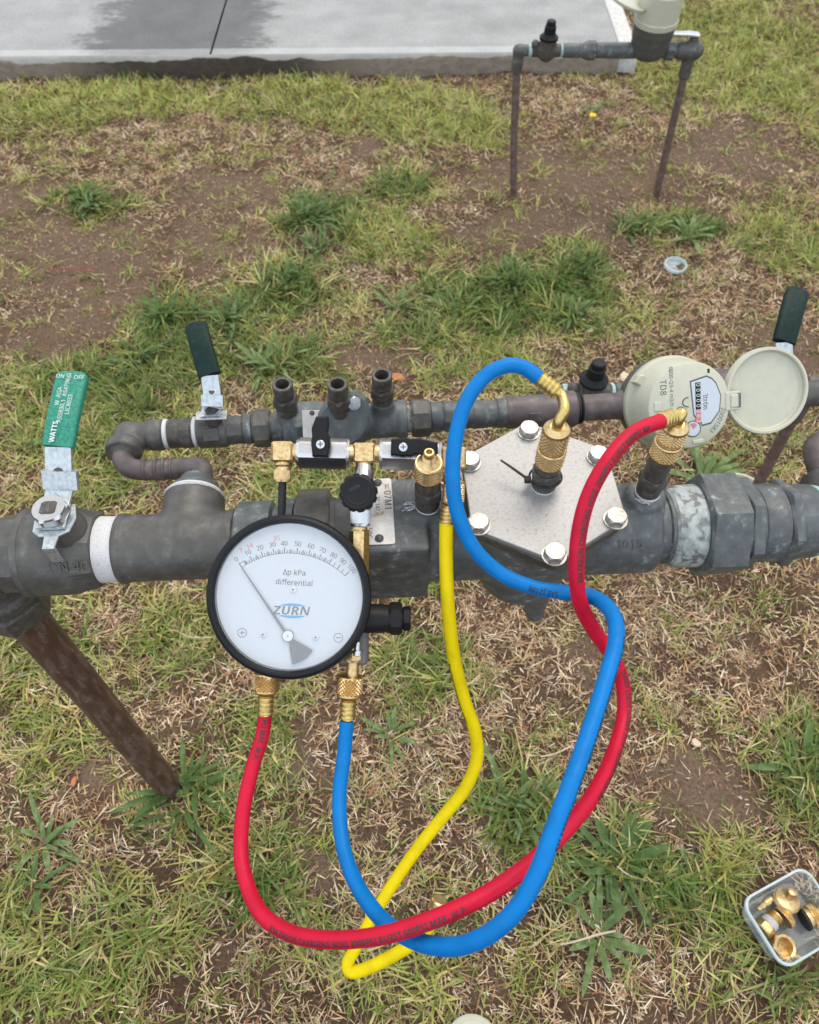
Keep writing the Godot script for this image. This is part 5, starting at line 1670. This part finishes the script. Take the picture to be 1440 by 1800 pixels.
func build_hose(called: String, label: String, ctrl: Array, material: Material, prints: Array) -> Array:
	var at: Vector3 = ctrl[0]
	var h := thing(called, label, "hose", at)
	var local := []
	for c in ctrl:
		local.append(c - at)
	var path := Shape.curve(local, 7)
	var s := Shape.new()
	var fr := s.tube(path, 0.0054, 20)
	part("hose_tube", s.done(), material, h)
	if prints:
		s = Shape.new()
		for p in prints:
			print_along(path, fr, 0.0054, p[0], along(path, p[1] - at), p[2], p[3], s)
		part("lettering", s.done(), mt.print_black, h)
	return [h, path]


func build_hoses():
	var long := "RM FREON CHARGING HOSE 3000PSI BURST 600PSI MAX. W.P."
	# ---- red
	var red := build_hose("red_hose", "red charging hose looping from the gauge's left outlet to the right test cock", [Vector3(-0.1097, 0.6403, -0.2031), Vector3(-0.1115, 0.6331, -0.1894), Vector3(-0.1174, 0.6266, -0.1679), Vector3(-0.122, 0.6188, -0.1393), Vector3(-0.1208, 0.6148, -0.1109), Vector3(-0.1124, 0.6184, -0.0882), Vector3(-0.0989, 0.6266, -0.0703), Vector3(-0.08, 0.6371, -0.0591), Vector3(-0.0577, 0.6515, -0.0535), Vector3(-0.0315, 0.6677, -0.0522), Vector3(-0.0069, 0.6794, -0.055), Vector3(0.0239, 0.6892, -0.0638), Vector3(0.0518, 0.6918, -0.0761), Vector3(0.0772, 0.6943, -0.092), Vector3(0.1041, 0.6875, -0.1154), Vector3(0.1277, 0.6705, -0.1417), Vector3(0.1469, 0.6569, -0.1711), Vector3(0.1592, 0.6537, -0.1996), Vector3(0.1581, 0.6663, -0.2211), Vector3(0.1468, 0.6861, -0.2336), Vector3(0.1302, 0.7118, -0.2407), Vector3(0.1177, 0.7364, -0.248), Vector3(0.1123, 0.7603, -0.2611), Vector3(0.1134, 0.7825, -0.2808), Vector3(0.1202, 0.799, -0.2991), Vector3(0.1343, 0.8104, -0.3188), Vector3(0.1517, 0.813, -0.3365), Vector3(0.1753, 0.8039, -0.3548)], mt.red, [
		["PSI MAX. W.P.", Vector3(-0.1111, 0.6412, -0.201), 0.0042, 0.1], [long, Vector3(-0.0887, 0.6331, -0.0622), 0.0042, 0.05], ["RM FREON CHARGING HOSE 3000PSI BURST 600PSI", Vector3(0.1214, 0.674, -0.1344), 0.0042, -0.40], ["RM FREON CHARGING HOSE 3000PSI BURST 600PSI MA", Vector3(0.1139, 0.7546, -0.2565), 0.0042, -0.30]])
	var h: Node3D = red[0]
	var o: Vector3 = h.position
	var tip := Vector3(0.192, 0, -0.003)
	var asm := Transform3D(Basis(Vector3.UP, 0.0487), Vector3(0, 0.662, -0.3507))
	hose_start(h, Vector3(-0.1093, 0.6413, -0.2045), Vector3(-0.108, 0.662, -0.2297), o)
	hose_end(h, red[1], asm * (tip + Vector3(0, 0.1295, 0)) - o, asm * (tip + Vector3(0, 0.113, 0)) - o)
	# ---- blue
	var blue := build_hose("blue_hose", "blue charging hose looping from the gauge's right outlet to the middle test cock", [Vector3(-0.0473, 0.6407, -0.1985), Vector3(-0.0492, 0.6297, -0.1775), Vector3(-0.0516, 0.6227, -0.1483), Vector3(-0.0479, 0.6227, -0.117), Vector3(-0.037, 0.6306, -0.0899), Vector3(-0.0192, 0.646, -0.0666), Vector3(0.0018, 0.6652, -0.0521), Vector3(0.0235, 0.6867, -0.0462), Vector3(0.0422, 0.7071, -0.0492), Vector3(0.0591, 0.7233, -0.0602), Vector3(0.0718, 0.7356, -0.0777), Vector3(0.0824, 0.7449, -0.0998), Vector3(0.0942, 0.7495, -0.1237), Vector3(0.1077, 0.7508, -0.1518), Vector3(0.1213, 0.7513, -0.1821), Vector3(0.1342, 0.7493, -0.2141), Vector3(0.1364, 0.7431, -0.2367), Vector3(0.1286, 0.7316, -0.2551), Vector3(0.1093, 0.7257, -0.2624), Vector3(0.0898, 0.7241, -0.267), Vector3(0.0655, 0.7282, -0.2764), Vector3(0.0455, 0.7424, -0.2897), Vector3(0.0337, 0.7626, -0.3063), Vector3(0.0303, 0.7796, -0.3236), Vector3(0.0319, 0.7944, -0.3448), Vector3(0.039, 0.8092, -0.366), Vector3(0.052, 0.8183, -0.3824), Vector3(0.0679, 0.8231, -0.3893), Vector3(0.0809, 0.8215, -0.3887), Vector3(0.0917, 0.8171, -0.3825)], mt.blue, [
		["SAE J2196", Vector3(0.1075, 0.7248, -0.2629), 0.0042, 0.3], [long, Vector3(0.0866, 0.7366, -0.0879), 0.0042, -1.0]])
	h = blue[0]
	o = h.position
	tip = Vector3(0.1045, 0, 0)
	hose_start(h, Vector3(-0.0469, 0.6417, -0.2008), Vector3(-0.0446, 0.6624, -0.2268), o)
	hose_end(h, blue[1], asm * (tip + Vector3(0, 0.1345, 0)) - o, asm * (tip + Vector3(0, 0.1135, 0)) - o)
	# ---- yellow
	var yel := build_hose("yellow_hose", "yellow charging hose hanging from the manifold, its brass end free above the grass", [Vector3(0.0285, 0.7184, -0.3287), Vector3(0.0281, 0.7065, -0.3134), Vector3(0.0292, 0.6829, -0.2866), Vector3(0.0325, 0.6542, -0.2666), Vector3(0.0372, 0.6275, -0.2493), Vector3(0.046, 0.5978, -0.2296), Vector3(0.0549, 0.5745, -0.2138), Vector3(0.057, 0.5528, -0.1967), Vector3(0.0479, 0.5317, -0.1788), Vector3(0.0295, 0.5127, -0.1604), Vector3(0.0074, 0.4916, -0.1389), Vector3(-0.014, 0.4684, -0.1146), Vector3(-0.0325, 0.4512, -0.09), Vector3(-0.045, 0.438, -0.0712), Vector3(-0.054, 0.4283, -0.0573), Vector3(-0.0508, 0.426, -0.0506), Vector3(-0.0371, 0.4336, -0.0526), Vector3(-0.0147, 0.4491, -0.0608), Vector3(0.0058, 0.4681, -0.0705), Vector3(0.019, 0.4857, -0.0817)], mt.yellow, [["RM FREON CHARGING HOSE 3000PSI", Vector3(0.0353, 0.632, -0.2523), 0.0030, -1.15], ["RM FREON CHARGING HOSE", Vector3(0.0124, 0.4958, -0.145), 0.0030, 1.2]])
	h = yel[0]
	o = h.position
	var s := Shape.new()
	s.turned(ferrule_rows(0, 14, 6.0), axis(Vector3(0.0285, 0.7174, -0.3272) - o, Vector3(0.0313, 0.7345, -0.3429) - Vector3(0.0285, 0.7174, -0.3272)), 28)
	part("ferrule", s.done(), mt.gold, h)
	s = Shape.new()
	s.turned(ferrule_rows(0, 15, 6.0) + [[15.2, 4.6], [17, 4.6], [17.4, 7.0], [24, 7.0], [25, 5.5]], axis(Vector3(0.0185, 0.4851, -0.0809) - o, Vector3(0.0272, 0.5081, -0.1015) - Vector3(0.0185, 0.4851, -0.0809)), 28)
	part("end_fitting", s.done(), mt.brass, h)


func hose_start(h: Node3D, from_: Vector3, to: Vector3, o: Vector3):
	var t := axis(from_ - o, to - from_)
	var len := from_.distance_to(to) * 1000
	var s := Shape.new()
	s.turned(ferrule_rows(-1, 16, 6.1) + [[15.2, 4.6], [17, 4.6]], t, 28)
	part("ferrule", s.done(), mt.gold, h)
	var n := axis(to - o, from_ - to)
	knurled_nut(h, "knurled_nut", n, len - 15.5, 9.6, mt.brass)


func hose_end(h: Node3D, path: PackedVector3Array, top: Vector3, seat: Vector3):
	# ferrule, bent brass tube and swivel nut pressed on the test cock below
	var e := path[-1]
	var d := (path[-1] - path[-2]).normalized()
	var s := Shape.new()
	s.turned(ferrule_rows(-1, 16, 6.1), axis(e, d), 28)
	part("ferrule", s.done(), mt.gold, h)
	s = Shape.new()
	var f := e + d * 0.0145
	var up := (top - seat).normalized()
	s.tube(Shape.curve([f, f + d * 0.005, (f + d * 0.012).lerp(top + up * 0.012, 0.55), top + up * 0.006, top - up * 0.002], 6), 0.0039, 16)
	part("bent_tube", s.done(), mt.gold, h)
	s = Shape.new()
	var t := axis(top, -up)
	s.turned([[-1, 5.4], [0, 6.4], [0.6, 8.2], [2.0, 9.6], [4, 10.0]], t, 32)
	s.knurl(4, top.distance_to(seat) * 1000 - 1, 9.7, 1.1, 22, 9, t)
	s.turned([[top.distance_to(seat) * 1000 - 1, 9.9], [top.distance_to(seat) * 1000, 9.3]], t, 32)
	part("knurled_nut", s.done(), mt.brass, h)


# ---------------------------------------------------------------- brass adapters on the test cocks
func build_adapters():
	var asm := Transform3D(Basis(Vector3.UP, 0.0487), Vector3(0, 0.662, -0.3507))
	var tips := [[Vector3(0.0145, 0.0805, -0.002), "brass adapter with open flare on the left test cock", true, 17.5], [Vector3(0.1045, 0.0945, 0), "brass adapter on the middle test cock under the blue hose's nut", false, 17.0], [Vector3(0.192, 0.0945, -0.003), "brass adapter on the right test cock under the red hose's nut", false, 16.5]]
	for t in tips:
		var a := thing("test_adapter_001", t[1], "brass adapter", asm * t[0], "knurled brass test adapters")
		var up := axis(Vector3.ZERO, Vector3.UP)
		var s := Shape.new()
		var h: float = t[3]
		s.turned([[0, 9.0], [0.8, 10.4], [1.6, 10.8]], up, 32)
		s.knurl(1.6, h - 2.4, 10.3, 0.95, 26, 9, up)
		s.turned([[h - 2.4, 10.8], [h - 1.0, 10.8], [h, 10.0]], up, 32)
		part("knurled_ring", s.done(), mt.brass, a)
		s = Shape.new()
		if t[2]:
			s.turned([[h - 0.4, 10.0], [h + 0.4, 8.2], [h + 3.0, 5.0], [h + 4, 4.6]], up, 32)
			for i in 3:
				s.turned([[h + 3 + i * 1.4, 4.2], [h + 3.7 + i * 1.4, 4.9], [h + 4.4 + i * 1.4, 4.2]], up, 24)
			s.turned([[h + 7, 3.7], [h + 8, 4.2], [h + 10, 4.4], [h + 11.5, 3.9], [h + 12, 3.4], [h + 12, 2.5], [h + 4, 2.4], [h + 3.9, 0]], up, 28, false)
		else:
			s.turned([[h - 0.4, 9.0], [h + 1.2, 8.6], [h + 3.2, 7.5]], up, 28)
		part("nipple", s.done(), mt.brass, a)
	# cable tie round the middle test cock
	var ct := thing("cable_tie", "thin black cable tie round the middle test cock, its tail pointing up left", "cable tie", asm * Vector3(0.1045, 0.0770, 0))
	var ring := []
	for i in 33:
		var a := T * i / 32
		ring.append(Vector3(0.0122 * cos(a), 0.0022 * sin(a + 0.6), 0.0122 * sin(a)))
	var s := Shape.new()
	s.tube(PackedVector3Array(ring), 0.0009, 8, false)
	part("loop", s.done(), mt.rubber, ct)
	part("head", _box(Vector3(5.0, 4.0, 5.5), 0.6, Vector3(-13.6, -1.5, 1.5)), mt.rubber, ct)
	s = Shape.new()
	var ht: Vector3 = Vector3(-0.0150, 0.0, 0.001)
	s.strap([ht, ht + Vector3(-0.009, 0.003, -0.006), ht + Vector3(-0.019, 0.005, -0.0135)], [0.0011, 0.0011, 0.0007], [0.0005, 0.0005, 0.0005], Vector3(0.5, 0, -0.86), 0.4)
	part("tail", s.done(), mt.rubber, ct)


# ---------------------------------------------------------------- plastic tub with fittings
func build_tub():
	var base := Vector3(0.518, 0.03, -0.1393)
	base.y = height_at(base.x, base.z) + 0.012
	tub_at = Vector2(base.x, base.z)
	var tub := thing("plastic_tub", "clear plastic tub of brass fittings on the grass at the right edge", "plastic tub", base)
	tub.rotation.y = deg_to_rad(24)
	var rr := func(w: float, d: float, r: float) -> Array:
		var out := []
		for c in [[1, 1, 0], [-1, 1, 1], [-1, -1, 2], [1, -1, 3]]:
			for k in 6:
				var a: float = PI / 2 * (c[2] + k / 5.0)
				out.append(Vector2(c[0] * (w - r) + r * cos(a), c[1] * (d - r) + r * sin(a)))
		return out
	var wall := func(w0: float, d0: float, w1: float, d1: float, y0: float, y1: float) -> ArrayMesh:
		var s := Shape.new()
		var a: Array = rr.call(w0, d0, 14.0)
		var b: Array = rr.call(w1, d1, 16.0)
		var g := s.next()
		for i in a.size():
			var k := (i + 1) % a.size()
			s.quad(Vector3(a[i].x, y0, a[i].y) * 0.001, Vector3(a[k].x, y0, a[k].y) * 0.001, Vector3(b[k].x, y1, b[k].y) * 0.001, Vector3(b[i].x, y1, b[i].y) * 0.001, g)
		return s.done()
	part("wall", wall.call(46, 36, 53, 42.5, 0, 43), mt.tub, tub)
	var floor_s := Shape.new()
	var fl: Array = rr.call(46, 36, 14.0)
	for i in fl.size():
		var k := (i + 1) % fl.size()
		floor_s.tri(Vector3.ZERO, Vector3(fl[k].x, 0, fl[k].y) * 0.001, Vector3(fl[i].x, 0, fl[i].y) * 0.001, 5)
	part("floor", floor_s.done(), mt.tub, tub)
	var s := Shape.new()
	var o: Array = rr.call(55.4, 44.9, 17.0)
	var inn: Array = rr.call(52.6, 42.1, 15.6)
	var sect := [[0, 41.0], [0, 46.0], [1, 46.6], [1, 43.0]]
	for i in o.size():
		var k := (i + 1) % o.size()
		var put := func(e: Array, q: int) -> Vector3: return Vector3((o[q] if e[0] == 0 else inn[q]).x, e[1], (o[q] if e[0] == 0 else inn[q]).y) * 0.001
		for e in 4:
			var e2 := (e + 1) % 4
			s.quad(put.call(sect[e], i), put.call(sect[e], k), put.call(sect[e2], k), put.call(sect[e2], i), 10 + e)
	part("rim", s.done(), mt.tub_rim, tub)
	var T0 := Transform3D(Basis(Vector3.UP, deg_to_rad(24)), base)
	var fit := func(called: String, label: String, p: Vector3, dir: Vector3) -> Array:
		var n := thing(called, label, "brass fitting", T0 * (p * 0.001), "brass fittings in the plastic tub")
		return [n, axis(Vector3.ZERO, T0.basis * dir)]
	# threaded plug with tape, lying along the tub
	var q: Array = fit.call("threaded_plug", "brass plug with white tape on its thread, middle left of the tub", Vector3(-38, 16, -2), Vector3(1, 0.05, -0.22))
	part("hex", spun(nut(-2, 10, 12.0), q[1], 36), mt.brass, q[0])
	s = Shape.new()
	for i in 5:
		s.turned([[10 + i * 1.8, 10.6], [10.9 + i * 1.8, 11.6], [11.8 + i * 1.8, 10.6]], q[1], 28)
	part("thread_tape", s.done(), mt.tape, q[0])
	s = Shape.new()
	for i in 5:
		s.turned([[19 + i * 1.8, 10.4], [19.9 + i * 1.8, 11.5], [20.8 + i * 1.8, 10.4]], q[1], 28)
	s.turned([[28, 10], [29.5, 10], [30, 8]], q[1], 28)
	part("thread", s.done(), mt.brass, q[0])
	q = fit.call("hex_nut", "hollow brass hex nut standing open end up in the near left corner of the tub", Vector3(-26, 2, 24), Vector3(0.1, 1, 0.12))
	part("nut_body", spun([[0, 14.6]] + nut(0.4, 18, 15.4) + [[18.1, 13.0], [17.2, 11.2], [3, 10.8], [2.9, 0]], q[1], 36), mt.brass, q[0])
	q = fit.call("small_nipple", "thin brass nipple against the far left wall of the tub", Vector3(-30, 22, -25), Vector3(1, 0.1, -0.15))
	part("nipple_body", spun([[0, 3.0], [6, 3.4], [8, 4.6], [10, 4.8], [12, 3.8], [14, 5.2], [20, 5.4], [21, 4.0], [25, 4.2], [26, 3.0]], q[1], 24), mt.brass, q[0])
	q = fit.call("knurled_cap", "knurled brass cap beside the taped plug in the tub", Vector3(-4, 15, -2), Vector3(1, 0.06, -0.16))
	s = Shape.new()
	s.turned([[0, 8], [0.5, 14.5], [1, 15]], q[1], 36)
	s.knurl(1, 8.5, 14.6, 1.3, 30, 6, q[1])
	s.turned([[8.5, 15], [9.5, 14], [10, 6], [14, 5.5], [16, 5.8], [22, 5.4]], q[1], 36)
	part("cap_body", s.done(), mt.brass, q[0])
	q = fit.call("flanged_adapter", "wide knurled brass adapter with a nipple on top, far side of the tub", Vector3(14, 17, -17), Vector3(0.25, 0.95, -0.30))
	s = Shape.new()
	s.turned([[-8, 8], [-7, 9], [-2, 9], [-1, 14]], q[1], 32)
	s.knurl(-1, 6, 16.5, 1.3, 32, 6, q[1])
	s.turned([[6, 17], [7.5, 16], [10, 8], [12, 6], [20, 5.4], [21, 6.2], [25, 6.0], [26, 4]], q[1], 32)
	part("adapter_body", s.done(), mt.brass, q[0])
	q = fit.call("stacked_adapter", "knurled brass adapter with dark sealing ring, right end of the tub", Vector3(22, 14, 11), Vector3(1, 0.1, 0.1))
	part("seal", spun([[-1, 12], [0, 14.6], [2.5, 14.6], [3.5, 12]], q[1], 32), mt.rubber, q[0])
	s = Shape.new()
	s.turned([[3.5, 13], [4, 14], [7, 14], [7.6, 12], [10, 12.5], [10.5, 14]], q[1], 32)
	s.knurl(10.5, 20, 14.0, 1.2, 30, 7, q[1])
	s.turned([[20, 14.4], [21, 13.5], [22, 9], [30, 8.6], [30.5, 7]], q[1], 32)
	part("adapter_body", s.done(), mt.brass, q[0])


# ---------------------------------------------------------------- small things on the lawn
func build_small_things():
	var p := Vector3(0.6679, 0.01, -1.5983)
	var r := thing("plastic_ring", "small white plastic ring lying on the soil above the cream meter", "plastic ring", Vector3(p.x, height_at(p.x, p.z) + 0.008, p.z))
	r.rotation.x = 0.08
	part("ring", spun([[-4, 25], [-3, 28], [4, 28], [5, 27], [5, 25], [3, 24], [-3, 24], [-4, 25]], axis(Vector3.ZERO, Vector3.UP), 40), mt.tub_rim, r)
	p = Vector3(0.0796, 0.02, 0.0059)
	var lid := thing("round_lid", "cream plastic lid lying in the grass, only its far rim in view", "lid", Vector3(p.x, 0.012, p.z))
	part("lid_top", spun([[0, 0], [0, 33], [4, 36], [11, 35.5], [13, 33], [13.5, 30], [12, 28], [12, 0]], axis(Vector3.ZERO, Vector3(0.1, 1, -0.1)), 56), mt.cream, lid)
	p = Vector3(0.6324, 0.03, -0.8592)
	var bucket := thing("meter_cap", "cream plastic cap lying on the ground behind the main pipe", "cap", Vector3(p.x, 0.0, p.z))
	part("cap_shell", spun([[0, 44], [2, 48], [22, 50], [30, 51.5], [33, 51], [33, 48], [8, 44], [8, 0]], axis(Vector3.ZERO, Vector3(-0.06, 1, 0.05)), 48), mt.cream, bucket)
	p = Vector3(0.5435, 0.03, -2.2577)
	var fl := thing("yellow_flower", "single yellow dandelion flower in the dry grass between the far posts", "flower", Vector3(p.x, 0.0, p.z))
	var s := Shape.new()
	s.tube(PackedVector3Array([Vector3(0, -0.005, 0), Vector3(0.002, 0.015, 0), Vector3(0.001, 0.028, 0.002)]), 0.0012, 6)
	var stem_m := mat(lin(0.1, 0.16, 0.05), 0.6)
	part("stem", s.done(), stem_m, fl)
	var petal_m := mat(lin(0.80, 0.52, 0.01), 0.6)
	petal_m.backlight = Color(0.4, 0.35, 0.0)
	var pm := leaf_mesh(0.015, 0.007, 0.9, 0.5, 4)
	for i in 12:
		var l := part("petal", pm, petal_m, fl)
		l.transform = Transform3D(Basis(Vector3.UP, T * i / 12 + (0.2 if i % 2 else 0.0)).scaled(Vector3.ONE * (1.0 if i % 2 else 0.8)), Vector3(0.001, 0.028, 0.002))
	# a pale straw stalk lying by the rosette and a few twigs, leaves and chips
	var pale := mat(lin(0.55, 0.44, 0.31), 0.7)
	var red := mat(lin(0.30, 0.05, 0.05), 0.7)
	var bark := mat(lin(0.30, 0.19, 0.12), 0.8)
	var orange := mat(lin(0.42, 0.15, 0.06), 0.8)
	var stalks := [
		[[Vector3(0.1926, 0.012, -0.1131), Vector3(0.2027, 0.01, -0.1098), Vector3(0.2258, 0.014, -0.1129), Vector3(0.2568, 0.02, -0.1205), Vector3(0.2843, 0.012, -0.1261)], 0.0014, pale, "pale bent stalk lying across the rosette weed"],
		[[Vector3(0.295, 0.03, -0.2046), Vector3(0.3158, 0.02, -0.1937), Vector3(0.3568, 0.012, -0.1853)], 0.0011, pale, "pale straight stalk right of the largest rosette"],
		[[Vector3(-0.4034, 0.01, -0.5834), Vector3(-0.3754, 0.014, -0.5686), Vector3(-0.3375, 0.01, -0.5705)], 0.0013, pale, "pale stalk left of the gauge"],
		[[Vector3(-0.8942, 0.008, -1.5652), Vector3(-0.8466, 0.008, -1.5719), Vector3(-0.7729, 0.008, -1.5586)], 0.0012, red, "thin red stem on the bare soil at the left"],
		[[Vector3(-0.0242, 0.01, -0.1695), Vector3(-0.004, 0.012, -0.1802), Vector3(0, 0.01, -0.1916)], 0.0010, pale, "short pale stalk between blue and yellow hose"],
		[[Vector3(0.2049, 0.008, -0.5089), Vector3(0.2268, 0.01, -0.493), Vector3(0.2485, 0.008, -0.474)], 0.0014, bark, "brown twig on the thatch below the preventer"],
		[[Vector3(0.2044, 0.012, -0.3654), Vector3(0.2267, 0.014, -0.3692), Vector3(0.2534, 0.012, -0.3814)], 0.0013, pale, "pale twig inside the loop of the hoses"],
	]
	for w in stalks:
		var o := thing("dry_stalk_001", w[3], "stalk", w[0][0], "dry stalks lying on the lawn")
		var pts := []
		for q in w[0]:
			pts.append(q - w[0][0])
		s = Shape.new()
		s.tube(Shape.curve(pts, 4), w[1], 7)
		part("stem", s.done(), w[2], o)
	var chips := [
		[Vector3(-0.5224, 0.006, -0.3323), 0.017, 0.008, orange, "reddish bark chip left of the copper post's foot"],
		[Vector3(1.0722, 0.006, -2.0082), 0.016, 0.010, pale, "pale leaf scrap at the right edge near the far meter"],
		[Vector3(0.4227, 0.006, -1.3601), 0.020, 0.012, pale, "pale wood chip above the black capped valve"],
		[Vector3(0.4777, 0.006, -1.212), 0.030, 0.020, pale, "pale flat stone left of the cream meter"],
		[Vector3(-0.0499, 0.006, -0.0754), 0.004, 0.014, pale, "pale chip below the yellow hose's bend"],
		[Vector3(0.4551, 0.008, -0.3891), 0.012, 0.016, pale, "pale clod on the bare soil right of the red hose"],
		[Vector3(0.3957, 0.006, -0.3584), 0.010, 0.009, bark, "brown clod left of the bare soil patch"],
		[Vector3(-0.1726, 0.006, -2.3007), 0.014, 0.010, orange, "orange brown leaf in the far strip of grass"],
		[Vector3(-0.025, 0.006, -1.1945), 0.030, 0.020, orange, "orange brown patch of bark behind the small preventer"],
		[Vector3(-0.267, 0.006, -0.0256), 0.010, 0.006, bark, "small brown stone at the bottom edge"],
	]
	for w in chips:
		var o := thing("bark_chip_001", w[4], "chip", w[0], "chips and stones lying on the lawn")
		o.position.y = height_at(w[0].x, w[0].z) + 0.004
		o.rotation = Vector3(0.12, w[0].x * 9.0, -0.1)
		var a: float = w[1] * 500
		var b: float = w[2] * 500
		part("chip", slab_mesh([Vector2(-a, -b * 0.6), Vector2(-a * 0.3, -b), Vector2(a * 0.8, -b * 0.7), Vector2(a, b * 0.2), Vector2(a * 0.3, b), Vector2(-a * 0.7, b * 0.8)], -2, 2.4, 0.9, Transform3D(Basis(Vector3(1, 0, 0), Vector3(0, 0, -1), Vector3(0, 1, 0)), Vector3.ZERO)), w[3], o)
